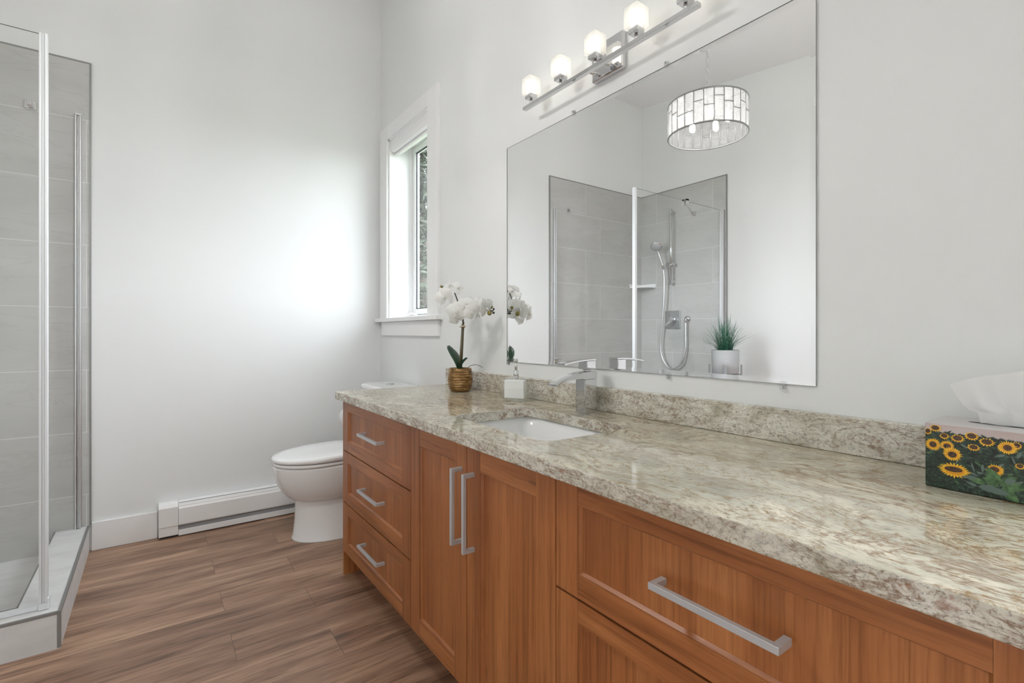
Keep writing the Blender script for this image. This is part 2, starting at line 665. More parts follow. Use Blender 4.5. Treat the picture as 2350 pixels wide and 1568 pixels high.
# vanity wall with the side window opening
WY0, WY1, WZ0, WZ1 = -0.747, -0.152, 1.183, 2.372
b = MB()
b.box(0, 0.2, YR, -5.0, 0, 3.6).box(0, 0.2, -3.5, WY0, 0, 3.6).box(0, 0.2, -5.0, -3.5, 0, 0.9).box(0, 0.2, -5.0, -3.5, 2.4, 3.6)
b.box(0, 0.2, WY1, 0.0, 0, 3.6)
b.box(0, 0.2, WY0, WY1, 0, WZ0).box(0, 0.2, WY0, WY1, WZ1, 3.6)
struct(b.build('wall_right', M['wall']))
struct(MB().box(-W, 0, YR - 0.1, YR, 0, 3.6).build('wall_rear', M['wall']))
# casing of the added, unseen window that holds the fill lamp
w2 = MB()
for a in (-5.07, -3.5):
    w2.box(-0.016, 0, a, a + 0.07, 0.83, 2.47)
w2.box(-0.016, 0, -5.0, -3.5, 0.83, 0.9).box(-0.016, 0, -5.0, -3.5, 2.4, 2.47)
struct(w2.build('added_window_casing', M['trim']))

# baseboards
struct(MB().box(-1.512, -1.243, -0.014, 0, 0, 0.142).build('baseboard_back', M['trim'], bevel=0.002))
struct(MB().box(-W, -W + 0.014, YR, -0.97, 0, 0.142).build('baseboard_left', M['trim'], bevel=0.002))

# ------------------------------------------------------------------ side window
win = bpy.data.objects.new('window_1', None)
COL.objects.link(win)
win.location = (0, -0.45, 1.17)
WORLD[win] = Vector(win.location)
struct(win, 'tall narrow white framed window beside the mirror')
b = MB()
b.box(-0.018, 0.0, WY1, -0.036, 1.195, 2.455).box(-0.018, 0.0, -0.873, WY0, 1.195, 2.455)
b.box(-0.018, 0.0, WY0, WY1, WZ1, 2.455)
b.build('casing', M['trim'], win, bevel=0.0015)
b = MB()
b.box(-0.002, 0.145, WY1 - 0.012, WY1, 1.195, WZ1).box(-0.002, 0.145, WY0, WY0 + 0.012, 1.195, WZ1)
b.box(-0.002, 0.145, WY0, WY1, WZ1 - 0.012, WZ1)
b.build('jamb', M['trim'], win)
MB().box(-0.045, 0.145, -0.905, -0.004, 1.170, 1.195).build('sill', M['trim'], win, bevel=0.003)
MB().box(-0.018, 0, -0.873, -0.07, 1.081, 1.169).build('apron', M['trim'], win, bevel=0.0015)
b = MB()
fy0, fy1, fz0, fz1 = WY0 + 0.012, WY1 - 0.012, 1.195, WZ1 - 0.012
t = 0.022
b.box(0.145, 0.195, fy1 - t, fy1, fz0, fz1).box(0.145, 0.195, fy0, fy0 + t, fz0, fz1)
b.box(0.145, 0.195, fy0 + t, fy1 - t, fz0, fz0 + t).box(0.145, 0.195, fy0 + t, fy1 - t, fz1 - t, fz1)
b.build('frame', M['vinyl'], win, bevel=0.002)
g = 0.003
sy0, sy1, sz0, sz1 = fy0 + t + g, fy1 - t - g, fz0 + t + g, fz1 - t - g
sw = 0.036
b = MB()
b.box(0.151, 0.185, sy1 - sw, sy1, sz0, sz1).box(0.151, 0.185, sy0, sy0 + sw, sz0, sz1)
b.box(0.151, 0.185, sy0 + sw, sy1 - sw, sz0, sz0 + sw).box(0.151, 0.185, sy0 + sw, sy1 - sw, sz1 - sw, sz1)
sash = b.build('sash', M['vinyl'], win, bevel=0.003)
b = MB()
q = 0.007
b.box(0.160, 0.168, sy1 - sw - q, sy1 - sw, sz0 + sw, sz1 - sw).box(0.160, 0.168, sy0 + sw, sy0 + sw + q, sz0 + sw, sz1 - sw)
b.box(0.160, 0.168, sy0 + sw + q, sy1 - sw - q, sz0 + sw, sz0 + sw + q).box(0.160, 0.168, sy0 + sw + q, sy1 - sw - q, sz1 - sw - q, sz1 - sw)
for (ya, yb, za, zb) in ((sy1, fy1 - t, fz0 + t, fz1 - t), (fy0 + t, sy0, fz0 + t, fz1 - t), (sy0, sy1, fz0 + t, sz0), (sy0, sy1, sz1, fz1 - t)):
    b.box(0.166, 0.172, ya, yb, za, zb)
part(b.build('gasket', plain('grey_gasket', (0.07, 0.07, 0.075), 0.6), sash), 'grey rubber glazing gasket')
MB().box(0.170, 0.174, sy0 + sw, sy1 - sw, sz0 + sw, sz1 - sw).build('pane', M['window_glass'], sash)
b = MB()
b.box(0.115, 0.150, -0.335, -0.235, 1.196, 1.210)
b.tube([(0.128, -0.31, 1.212), (0.112, -0.29, 1.222), (0.106, -0.255, 1.226), (0.106, -0.215, 1.219), (0.110, -0.195, 1.210)], 0.006, 8)
b.sphere((0.110, -0.192, 1.209), 0.009)
part(b.build('crank_handle', M['vinyl'], win, bevel=0.002), 'folded white crank handle')

bl = thing('window_blind', (0.03, -0.45, 2.27), 'raised white roller blind cassette inside the top of the window', 'blind')
prof = [(0.004, 2.366), (0.075, 2.366), (0.075, 2.298), (0.060, 2.286), (0.022, 2.286), (0.010, 2.294), (0.002, 2.315), (0.0, 2.345)]
b = MB()
b.rings([[(x, y, z) for x, z in prof] for y in (WY0 + 0.017, WY1 - 0.017)], 0, True, False, False)
b.build('cassette', M['vinyl'], bl, bevel=0.003)
MB().box(0.030, 0.058, WY0 + 0.02, WY1 - 0.02, 2.268, 2.284).build('bottom_rail', M['vinyl'], bl, bevel=0.005)

# ------------------------------------------------------------------ mirror on the vanity wall
my0, my1, mz0, mz1 = -2.7499, -1.5024, 0.9745, 1.9059
mir = thing('mirror', (-0.004, (my0 + my1) / 2, mz0), 'large frameless rectangular mirror on the wall above the vanity', 'mirror')
bv, th = 0.013, 0.0007
o_ = [(my1, mz0), (my0, mz0), (my0, mz1), (my1, mz1)]
i_ = [(my1 - bv, mz0 + bv), (my0 + bv, mz0 + bv), (my0 + bv, mz1 - bv), (my1 - bv, mz1 - bv)]
b = MB()
b.poly([(-0.0065, y, z) for y, z in i_], 0)
for k in range(4):
    k2 = (k + 1) % 4
    b.poly([(-0.0065, *i_[k]), (-0.0065, *i_[k2]), (-0.0065 + th, *o_[k2]), (-0.0065 + th, *o_[k])], 0)
    b.poly([(-0.0065 + th, *o_[k]), (-0.0065 + th, *o_[k2]), (-0.0015, *o_[k2]), (-0.0015, *o_[k])], 2)
b.poly([(-0.0015, y, z) for y, z in o_[::-1]], 1)
ntg = NT('mirror_front_glass')
gg = ntg.n('ShaderNodeBsdfGlass')
gg.inputs['Roughness'].default_value = 0.0
gg.inputs['IOR'].default_value = 1.5
gg.inputs['Color'].default_value = (1.0, 1.0, 1.0, 1)
ntg.l(gg.outputs[0], ntg.out.inputs[0])
nts = NT('mirror_silvering')
gs = nts.n('ShaderNodeBsdfGlossy')
gs.inputs['Roughness'].default_value = 0.0
gs.inputs['Color'].default_value = (0.99, 0.99, 0.99, 1)
nts.l(gs.outputs[0], nts.out.inputs[0])
mo = b.build('mirror_glass', [ntg.m, nts.m, plain('mirror_edge', (0.22, 0.25, 0.24), 0.3)], mir, recalc=False)
# weld and orient the sheet outwards
bm = bmesh.new()
bm.from_mesh(mo.data)
bmesh.ops.remove_doubles(bm, verts=bm.verts, dist=1e-5)
bmesh.ops.recalc_face_normals(bm, faces=bm.faces)
bm.to_mesh(mo.data)
bm.free()

clip_spots = [(-1.512, 0.9745, -1, 'clear mirror clip under the left end of the mirror behind the soap pump'),
              (-2.342, 0.9745, -1, 'clear mirror clip under the mirror just right of the faucet'),
              (-2.675, 0.9745, -1, 'clear mirror clip under the mirror nearest its right corner'),
              (-1.927, 1.9059, 1, 'clear round mirror clip on the sloping top edge nearer the window'),
              (-2.334, 1.9059, 1, 'clear round mirror clip on the top edge left of the chandelier chain')]
for (y, z, s, lab) in clip_spots:
    t_ = thing('mirror_clip', (-0.003, y, z - (0.014 if s < 0 else 0.005)), lab, 'clip', 'clear clips holding the mirror')
    bb = MB()
    if s < 0:
        bb.box(-0.0045, 0, y - 0.007, y + 0.007, z - 0.014, z - 0.0005)
        bb.box(-0.0095, -0.0068, y - 0.007, y + 0.007, z - 0.014, z + 0.006)
        bb.box(-0.0068, -0.0045, y - 0.007, y + 0.007, z - 0.014, z - 0.0005)
    else:
        bb.cyl((0, y, z + 0.0075), (-0.0045, y, z + 0.0075), 0.007, n=16)
        bb.box(-0.0095, -0.0068, y - 0.006, y + 0.006, z - 0.006, z + 0.012)
        bb.box(-0.0068, -0.0045, y - 0.006, y + 0.006, z + 0.001, z + 0.012)
    bb.build('clip_body', M['clear_plastic'], t_)
    zz = z - 0.0085 if s < 0 else z + 0.008
    MB().cyl((-0.0096, y, zz), (-0.0118, y, zz), 0.0035, 0.0025, 12).build('screw', M['chrome'], t_)

# ------------------------------------------------------------------ vanity light (lamps)
lx, lyc, lz = -0.075, -2.106, 1.980
vl = thing('vanity_light', (0, lyc, lz), 'chrome five lamp bar light with clear glass cubes above the mirror', 'wall light')
MB().box(-0.022, 0, lyc - 0.070, lyc + 0.070, 1.968, 2.090).build('mounting_plate', M['chrome'], vl, bevel=0.005, segs=3)
MB().box(lx - 0.009, lx + 0.009, lyc - 0.385, lyc + 0.385, lz - 0.006, lz + 0.006).build('bar', M['chrome'], vl, bevel=0.0008)
for dy in (-0.035, 0.035):
    MB().cyl((-0.02, lyc + dy, lz + 0.004), (lx + 0.008, lyc + dy, lz), 0.006, n=14).build('arm', M['chrome'], vl)
ntl = NT('lit_frosted_core')
e_ = ntl.n('ShaderNodeEmission')
e_.inputs[0].default_value = (1.0, 0.93, 0.80, 1)
e_.inputs[1].default_value = 2.6
ntl.l(e_.outputs[0], ntl.out.inputs[0])
M['lamp_core'] = ntl.m
ntf = NT('lamp_clear_glass')
lw = ntf.n('ShaderNodeLayerWeight')
lw.inputs['Blend'].default_value = 0.5
fres = ntf.math('ADD', ntf.math('MULTIPLY', ntf.math('POWER', lw.outputs['Facing'], 5.0), 0.96), 0.04)
tr = ntf.n('ShaderNodeBsdfTransparent')
tl = ntf.n('ShaderNodeBsdfTranslucent')
tl.inputs[0].default_value = (0.95, 0.95, 0.92, 1)
gl = ntf.n('ShaderNodeBsdfGlossy')
gl.inputs['Roughness'].default_value = 0.03
m1 = ntf.n('ShaderNodeMixShader')
m1.inputs[0].default_value = 0.35
ntf.l(tr.outputs[0], m1.inputs[1])
ntf.l(tl.outputs[0], m1.inputs[2])
m2 = ntf.n('ShaderNodeMixShader')
ntf.l(fres, m2.inputs[0])
ntf.l(m1.outputs[0], m2.inputs[1])
ntf.l(gl.outputs[0], m2.inputs[2])
ntf.l(m2.outputs[0], ntf.out.inputs[0])
M['lamp_glass'] = ntf.m
for k in range(5):
    y = lyc + 0.3430 - 0.1715 * k
    MB().cyl((lx, y, lz + 0.006), (lx, y, lz + 0.024), 0.0055, n=14).build('stem', M['chrome'], vl)
    MB().box(lx - 0.017, lx + 0.017, y - 0.017, y + 0.017, lz + 0.024, lz + 0.040).build('lamp_cup', M['chrome'], vl, bevel=0.0008)
    s = 0.0265
    sh = MB().box(lx - s, lx + s, y - s, y + s, lz + 0.040, lz + 0.103).build('lamp_shade', M['lamp_glass'], vl, bevel=0.002)
    part(MB().cyl((lx, y, lz + 0.0405), (lx, y, lz + 0.094), 0.0165, 0.0165, 20).build('bulb', M['lamp_core'], sh), 'glowing warm white bulb')

# ------------------------------------------------------------------ chandelier (lamp)
chx, chy = -1.185, -1.717
cz_top = ceil_z(chx, chy)
ch = thing('chandelier', (chx, chy, 2.165), 'round crystal drum chandelier with chrome frame hanging by a chain', 'chandelier')
MB().lathe([(0.001, 0), (0.065, 0), (0.065, -0.012), (0.05, -0.022), (0.012, -0.026), (0.001, -0.026)], (chx, chy, cz_top + 0.001), 28).build('canopy', M['chrome'], ch)
b = MB()
z = cz_top - 0.024
k = 0
while z > 2.375:
    ring = []
    for i in range(14):
        a = 2 * pi * i / 14
        u_, w_ = 0.008 * cos(a), 0.0165 * sin(a)
        ring.append((chx + (u_ if k % 2 else 0), chy + (0 if k % 2 else u_), z - 0.016 + w_))
    b.tube(ring, 0.0017, 6, closed=True)
    z -= 0.0275
    k += 1
b.cyl((chx, chy, z + 0.01), (chx, chy, 2.335), 0.003, n=8)
b.build('chain', M['chrome'], ch)
NCR, RCH = 26, 0.203
H0, H1 = 2.166, 2.340
b = MB()
for zz in (H1 - 0.002, H0 + 0.002):
    b.tube([(chx + RCH * cos(2 * pi * i / 64), chy + RCH * sin(2 * pi * i / 64), zz) for i in range(64)], 0.0045, 6, closed=True)
splits = []
for i in range(NCR):
    a = 2 * pi * i / NCR
    b.cyl((chx + RCH * cos(a), chy + RCH * sin(a), H0), (chx + RCH * cos(a), chy + RCH * sin(a), H1), 0.0024, n=6)
    zs = [H0 + 0.102 + 0.028 * ((i * 7) % 5 - 2) / 2.0]
    splits.append(zs[0])
    a2 = 2 * pi * (i + 1) / NCR
    b.cyl((chx + RCH * cos(a), chy + RCH * sin(a), zs[0]), (chx + RCH * cos(a2), chy + RCH * sin(a2), zs[0]), 0.0022, n=6)
for q_ in range(3):
    a = 2 * pi * q_ / 3 + 0.4
    b.cyl((chx, chy, H1 - 0.002), (chx + RCH * cos(a), chy + RCH * sin(a), H1 - 0.002), 0.003, n=8)
b.build('frame', plain('dull_silver_frame', (0.30, 0.30, 0.30), 0.3, 0.7), ch)
# crystal panels
ntc = NT('cut_crystal')
p_ = ntc.pos()
lw = ntc.n('ShaderNodeLayerWeight')
lw.inputs['Blend'].default_value = 0.5
tr = ntc.n('ShaderNodeBsdfTransparent')
tr.inputs[0].default_value = (0.96, 0.96, 0.96, 1)
gl = ntc.n('ShaderNodeBsdfGlossy')
gl.inputs['Roughness'].default_value = 0.05
tl = ntc.n('ShaderNodeBsdfTranslucent')
tl.inputs[0].default_value = (0.95, 0.95, 0.95, 1)
bp = ntc.n('ShaderNodeBump')
bp.inputs['Strength'].default_value = 0.9
bp.inputs['Distance'].default_value = 0.004
ntc.l(ntc.noise(p_, 90, 3, 0.6, 2.0), bp.inputs['Height'])
for nd in (gl, tl, lw):
    ntc.l(bp.outputs[0], nd.inputs['Normal'])
m1 = ntc.n('ShaderNodeMixShader')
ntc.l(ntc.ramp(ntc.noise(p_, 60, 3, 0.65, 2.0), [(0.40, 0.0), (0.62, 0.17)]), m1.inputs[0])
ntc.l(tr.outputs[0], m1.inputs[1])
ntc.l(tl.outputs[0], m1.inputs[2])
m2 = ntc.n('ShaderNodeMixShader')
ntc.l(ntc.math('ADD', ntc.math('MULTIPLY', ntc.math('POWER', lw.outputs['Facing'], 4.0), 0.7), 0.22), m2.inputs[0])
ntc.l(m1.outputs[0], m2.inputs[1])
ntc.l(gl.outputs[0], m2.inputs[2])
ntc.l(m2.outputs[0], ntc.out.inputs[0])
M['crystal'] = ntc.m
for i in range(NCR):
    a0, a1 = 2 * pi * i / NCR, 2 * pi * (i + 1) / NCR
    am = (a0 + a1) / 2
    hw = RCH * sin(pi / NCR) - 0.0022
    rr = RCH * cos(pi / NCR)
    for (za, zb) in ((H0 + 0.006, splits[i] - 0.0025), (splits[i] + 0.0025, H1 - 0.006)):
        mt = Matrix.Translation((chx + rr * cos(am), chy + rr * sin(am), 0)) @ Matrix.Rotation(am, 4, 'Z')
        bb = MB()
        e1, e2 = 0.0035, 0.005
        outer = [(-hw, za), (hw, za), (hw, zb), (-hw, zb)]
        inner = [(-hw + e2, za + e2), (hw - e2, za + e2), (hw - e2, zb - e2), (-hw + e2, zb - e2)]
        R = [[mt @ Vector((-e1, y, z)) for y, z in inner], [mt @ Vector((0, y, z)) for y, z in outer], [mt @ Vector((e1, y, z)) for y, z in inner]]
        bb.rings(R, 0, True, False, False)
        bb.build('crystal', M['crystal'], ch)
M['bulb'] = emit('chandelier_bulb_glow', (1.0, 0.98, 0.95), 360.0)
for k in range(5):
    a = 2 * pi * k / 5 + 0.5
    cx_, cy_ = chx + 0.105 * cos(a), chy + 0.105 * sin(a)
    MB().cyl((cx_, cy_, H1 - 0.004), (cx_, cy_, 2.285), 0.009, n=12).tube([(chx, chy, H1), (cx_, cy_, H1 - 0.001)], 0.004, 8).build('socket', M['chrome'], ch)
    bb = MB()
    bb.lathe([(0.002, 0.0), (0.011, 0.006), (0.014, 0.02), (0.011, 0.045), (0.008, 0.058), (0.007, 0.062)], (cx_, cy_, 2.223), 14)
    bb.build('bulb', M['bulb'], ch)

# ------------------------------------------------------------------ shower
struct(MB().box(-W, -1.5205, -0.011, -0.0005, 0.0, 2.4488).build('wall_shower_back', M['tile_x']), 'grey stone tile lining of the shower back wall')
struct(MB().box(-W + 0.0005, -W + 0.011, -0.9167, -0.011, 0.0, 2.4488).build('wall_shower_left', M['tile_y']), 'grey stone tile lining of the shower side wall')
b = MB()
b.box(-1.5205, -1.5125, -0.0125, 0, 0.132, 2.4565).box(-W, -1.5205, -0.0125, 0, 2.4488, 2.4565)
struct(b.build('trim_1', M['greytrim']))
b = MB()
b.box(-W, -W + 0.0125, -0.9247, -0.9167, 0.132, 2.4565).box(-W, -W + 0.0125, -0.9167, -0.0125, 2.4488, 2.4565)
struct(b.build('trim_2', M['greytrim']))
sb = thing('shower_tray', (-2.12, -0.48, 0), 'grey tiled shower floor with raised curb and metal edging', 'shower tray')
MB().box(-W + 0.011, -1.645, -0.835, -0.011, 0.0, 0.028).build('shower_floor', M['tile_curb'], sb)
b = MB()
b.box(-1.650, -1.521, -0.951, -0.011, 0.0, 0.128)
b.box(-W + 0.011, -1.650, -0.951, -0.835, 0.0, 0.128)
b.build('curb', M['tile_curb'], sb)
b = MB()
b.box(-1.529, -1.5195, -0.9425, -0.0125, 0.121, 0.1305)
b.box(-W + 0.0125, -1.529, -0.9525, -0.943, 0.121, 0.1305)
b.box(-1.530, -1.5195, -0.9525, -0.9425, 0.004, 0.1305)
part(b.build('edge_trim', M['greytrim'], sb), 'grey metal edging along the curb')
b = MB()
b.box(-1.6505, -1.645, -0.835, -0.0125, 0.121, 0.1292).box(-W + 0.0125, -1.645, -0.8355, -0.830, 0.121, 0.1292)
part(b.build('inner_trim', M['greytrim'], sb), 'grey metal edging on the inner side of the curb')

sc = thing('shower_screen', (-2.14, -0.89, 0.128), 'clear glass shower screen with a white edge seal and wall channel', 'shower screen')
b = MB().box(-2.700, -1.582, -0.893, -0.887, 0.142, 2.150)
b.mi = [1, 1, 0, 1, 0, 1]
b.build('glass_panel', [M['glass_sheet'], plain('glass_edge', (0.10, 0.12, 0.115), 0.25)], sc)
b = MB()
for (xa, xb, ya, yb) in ((-1.5835, -1.576, -0.902, -0.878), (-1.576, -1.5685, -0.897, -0.883), (-1.5685, -1.5605, -0.903, -0.877)):
    b.box(xa, xb, ya, yb, 0.150, 2.152)
part(b.build('edge_seal', M['seal'], sc, bevel=0.002), 'ribbed translucent white edge seal')
b = MB()
b.box(-1.584, -1.556, -0.908, -0.872, 0.129, 0.150)
b.box(-1.562, -1.556, -0.908, -0.872, 0.150, 0.166)
b.build('seal_foot', M['seal'], sc, bevel=0.002)
MB().box(-2.70, -1.584, -0.8965, -0.8835, 0.129, 0.143).build('bottom_seal', M['seal'], sc, bevel=0.001)
b = MB()
b.box(-2.7155, -2.690, -0.908, -0.872, 0.130, 2.156)
part(b.build('wall_channel', M['satin'], sc, bevel=0.003), 'satin metal channel on the wall')
b = MB()
b.box(-2.7155, -2.710, -0.631, -0.591, 2.158, 2.198)
b.cyl((-2.711, -0.611, 2.178), (-2.690, -0.611, 2.178), 0.009, n=14)
b.sphere((-2.688, -0.611, 2.178), 0.012)
b.cyl((-2.688, -0.611, 2.178), (-2.19, -0.870, 2.156), 0.007, n=12)
b.box(-2.205, -2.175, -0.906, -0.8935, 2.120, 2.165).box(-2.205, -2.175, -0.8865, -0.862, 2.120, 2.165).box(-2.205, -2.175, -0.906, -0.862, 2.1505, 2.166)
part(b.build('brace_arm', M['chrome'], sc, bevel=0.001), 'chrome brace arm from glass to wall')

wc = thing('wall_channel', (-1.5615, -0.02, 0.128), 'tall slim metal channel fixed upright on the tiled back wall', 'channel')
b = MB()
for (xa, xb, yf) in ((-1.5745, -1.566, -0.034), (-1.566, -1.558, -0.026), (-1.558, -1.549, -0.034)):
    b.box(xa, xb, yf, -0.0115, 0.1285, 2.176)
b.build('profile', M['satin'], wc, bevel=0.0025)
b = MB().box(-1.5745, -1.549, -0.034, -0.0115, 2.1765, 2.184)
b.build('end_cap', M['seal'], wc, bevel=0.003)

br_ = thing('wall_bracket', (-1.7345, -0.03, 2.165), 'small chrome wall bracket high on the tiled back wall', 'bracket')
MB().box(-1.756, -1.713, -0.017, -0.0115, 2.165, 2.206).build('plate', M['chrome'], br_, bevel=0.002)
MB().box(-1.745, -1.724, -0.045, -0.0172, 2.174, 2.197).build('clamp', M['chrome'], br_, bevel=0.004)

XS = -W + 0.011
rail = thing('shower_rail', (XS, -0.396, 1.54), 'vertical chrome slide rail on the tiled shower side wall', 'shower rail')
MB().cyl((-2.668, -0.396, 1.545), (-2.668, -0.396, 2.255), 0.0125, n=20).build('bar', M['chrome'], rail)
for zz in (1.575, 2.225):
    MB().box(XS, -2.660, -0.410, -0.382, zz - 0.014, zz + 0.014).build('bracket', M['chrome'], rail, bevel=0.003)
b = MB()
b.cyl((-2.668, -0.430, 1.735), (-2.668, -0.352, 1.735), 0.016, n=18)
b.cyl((-2.668, -0.352, 1.735), (-2.662, -0.349, 1.735), 0.014, 0.017, 16)
b.build('slider', M['chrome'], rail)
hs = thing('hand_shower', (-2.64, -0.33, 1.72), 'round chrome hand shower held on the slide rail', 'shower head')
hp = [(-2.640, -0.333, 1.700), (-2.634, -0.326, 1.745), (-2.622, -0.313, 1.800), (-2.607, -0.303, 1.850), (-2.596, -0.298, 1.880)]
MB().tube(hp, [0.011, 0.0125, 0.012, 0.011, 0.010], 14).build('handle', M['chrome'], hs)
nrm = Vector((0.62, -0.28, -0.73)).normalized()
mt = nrm.to_track_quat('Z', 'Y').to_matrix().to_4x4()
MB().lathe([(0.004, -0.030), (0.030, -0.026), (0.050, -0.012), (0.056, 0.0), (0.054, 0.006), (0.001, 0.008)], (-2.588, -0.293, 1.912), 28, mt=mt).build('head', M['chrome'], hs)
b = MB()
b.lathe([(0.001, 0.0085), (0.045, 0.0085), (0.045, 0.010), (0.001, 0.010)], (-2.588, -0.293, 1.912), 24, mt=mt)
part(b.build('spray_face', plain('grey_spray_face', (0.45, 0.46, 0.47), 0.35), hs), 'grey spray face')


def bez(P, n=40):
    """Catmull-Rom through points"""
    P = [Vector(p) for p in P]
    out = []
    for i in range(len(P) - 1):
        p0, p1, p2, p3 = P[max(i - 1, 0)], P[i], P[i + 1], P[min(i + 2, len(P) - 1)]
        m = max(2, n // (len(P) - 1))
        for k in range(m):
            t = k / m
            out.append(0.5 * ((2 * p1) + (p2 - p0) * t + (2 * p0 - 5 * p1 + 4 * p2 - p3) * t * t + (3 * p1 - p0 - 3 * p2 + p3) * t ** 3))
    out.append(P[-1])
    return out


hose = bez([(-2.640, -0.334, 1.697), (-2.645, -0.340, 1.60), (-2.652, -0.330, 1.40), (-2.660, -0.300, 1.15), (-2.664, -0.284, 0.98),
            (-2.666, -0.300, 0.87), (-2.668, -0.362, 0.780), (-2.668, -0.440, 0.765), (-2.672, -0.515, 0.830), (-2.680, -0.545, 0.95), (-2.684, -0.545, 1.10), (-2.684, -0.543, 1.195)], 66)
tag(MB().tube(hose, 0.0085, 10).build('shower_hose', M['satin']), 'looping flexible metal hose hanging below the hand shower', 'hose')
vv = thing('shower_valve', (XS, -0.384, 1.135), 'square chrome shower mixer plate with lever on the tiled wall', 'valve')
MB().box(XS, XS + 0.010, -0.467, -0.302, 1.135, 1.307).build('plate', plain('dull_chrome', (0.42, 0.43, 0.44), 0.25, 0.9), vv, bevel=0.003)
b = MB().cyl((XS + 0.010, -0.392, 1.222), (XS + 0.060, -0.392, 1.222), 0.026, 0.024, 24)
b.build('knob', M['chrome'], vv)
b = MB()
b.tube([(XS + 0.050, -0.388, 1.205), (XS + 0.058, -0.365, 1.180), (XS + 0.066, -0.345, 1.158)], [0.011, 0.010, 0.008], 12)
b.build('lever', M['chrome'], vv)
ho = thing('hose_outlet', (XS, -0.543, 1.19), 'round chrome hose outlet elbow right of the square shower valve', 'outlet')
MB().lathe([(0.001, 0), (0.031, 0), (0.031, 0.008), (0.026, 0.014), (0.016, 0.030), (0.001, 0.033)], (XS, -0.543, 1.226), 24, mt=Matrix.Rotation(radians(90), 4, 'Y')).build('rose', M['chrome'], ho)
MB().cyl((-2.684, -0.543, 1.228), (-2.684, -0.543, 1.196), 0.012, 0.010, 14).build('nipple', M['chrome'], ho)
shf = thing('corner_shelf', (-2.62, -0.1, 1.536), 'white corner shelf in the tiled shower', 'shelf')
arc = [(XS, -0.0115), (XS + 0.175, -0.0115)] + [(XS + 0.175 * cos(a) ** 0.8, -0.0115 - 0.175 * sin(a) ** 0.8) for a in [radians(d) for d in (15, 30, 45, 60, 75)]] + [(XS, -0.1865)]
MB().prism(arc, 'z', 1.537, 1.549).build('shelf_plate', M['ceramic'], shf, bevel=0.002)
b = MB()
b.box(XS + 0.0005, XS + 0.010, -0.192, -0.012, 1.5495, 1.576).box(XS + 0.0105, XS + 0.180, -0.0215, -0.012, 1.5495, 1.576)
b.build('rim', M['ceramic'], shf, bevel=0.002)

# ------------------------------------------------------------------ potted grass on its stand by the left wall
px_, py_ = -2.400, -1.098
pg = thing('potted_grass', (px_, py_, 0.780), 'artificial green grass in a silver grey cylinder pot beside the shower', 'plant')
b = MB()
b.lathe([(0.001, 0.780), (0.092, 0.780), (0.098, 0.786), (0.102, 0.962), (0.097, 0.964), (0.094, 0.955), (0.001, 0.950)], (px_, py_, 0), 40)
b.build('pot', plain('silver_grey_pot', (0.46, 0.47, 0.48), 0.55, 0.15), pg)
gb = MB()
rg = random.Random(3)
for i in range(230):
    a = rg.uniform(0, 2 * pi)
    r0 = 0.055 * sqrt(rg.random())
    lean = rg.random() ** 1.5
    L_ = rg.uniform(0.19, 0.30)
    out = (0.02 + 0.22 * lean)
    x0, y0 = px_ + r0 * cos(a), py_ + r0 * sin(a)
    hgt = L_ * (1 - 0.45 * lean)
    w = rg.uniform(0.0022, 0.0036)
    side = Vector((-sin(a), cos(a), 0)) * w
    pts = []
    for t in (0, 0.35, 0.7, 1.0):
        pts.append((Vector((x0 + cos(a) * out * t ** 1.6, y0 + sin(a) * out * t ** 1.6, 0.950 + hgt * (t - 0.16 * lean * t * t))), 1 - 0.85 * t))
    bidx = len(gb.v)
    for p, s in pts:
        if p.x < -W + 0.02:
            p.x = -W + 0.02
        p.y = min(p.y, -0.925)
        gb.v += [tuple(p - side * s), tuple(p + side * s)]
    for k in range(3):
        q0 = bidx + 2 * k
        gb.quad([q0, q0 + 1, q0 + 3, q0 + 2], 0, True)
nt = NT('grass_blades')
cc = nt.ramp(nt.noise(nt.pos(), 60, 2), [(0.35, (0.015, 0.085, 0.05)), (0.5, (0.035, 0.15, 0.09)), (0.68, (0.13, 0.28, 0.20))])
nt.bsdf(cc, 0.45)
M['grass'] = nt.m
gr = gb.build('grass_blades', M['grass'], pg, recalc=False)
gr['kind'] = 'stuff'
st = thing('plant_stand', (px_, py_, 0), 'grey four legged plant stand holding the pot of grass', 'plant stand')
b = MB()
b.box(px_ - 0.11, px_ + 0.11, py_ - 0.011, py_ + 0.011, 0.756, 0.778).box(px_ - 0.011, px_ + 0.011, py_ - 0.11, py_ + 0.11, 0.756, 0.778)
b.build('cross_bar', M['standgrey'], st, bevel=0.002)
for dx, dy in ((0.116, 0), (-0.116, 0), (0, 0.116), (0, -0.116)):
    w1, w2 = (0.007, 0.011) if dx else (0.011, 0.007)
    MB().box(px_ + dx - w1, px_ + dx + w1, py_ + dy - w2, py_ + dy + w2, 0.0, 0.850).build('leg', M['standgrey'], st, bevel=0.002)

st.rotation_euler = (0, 0, radians(59))

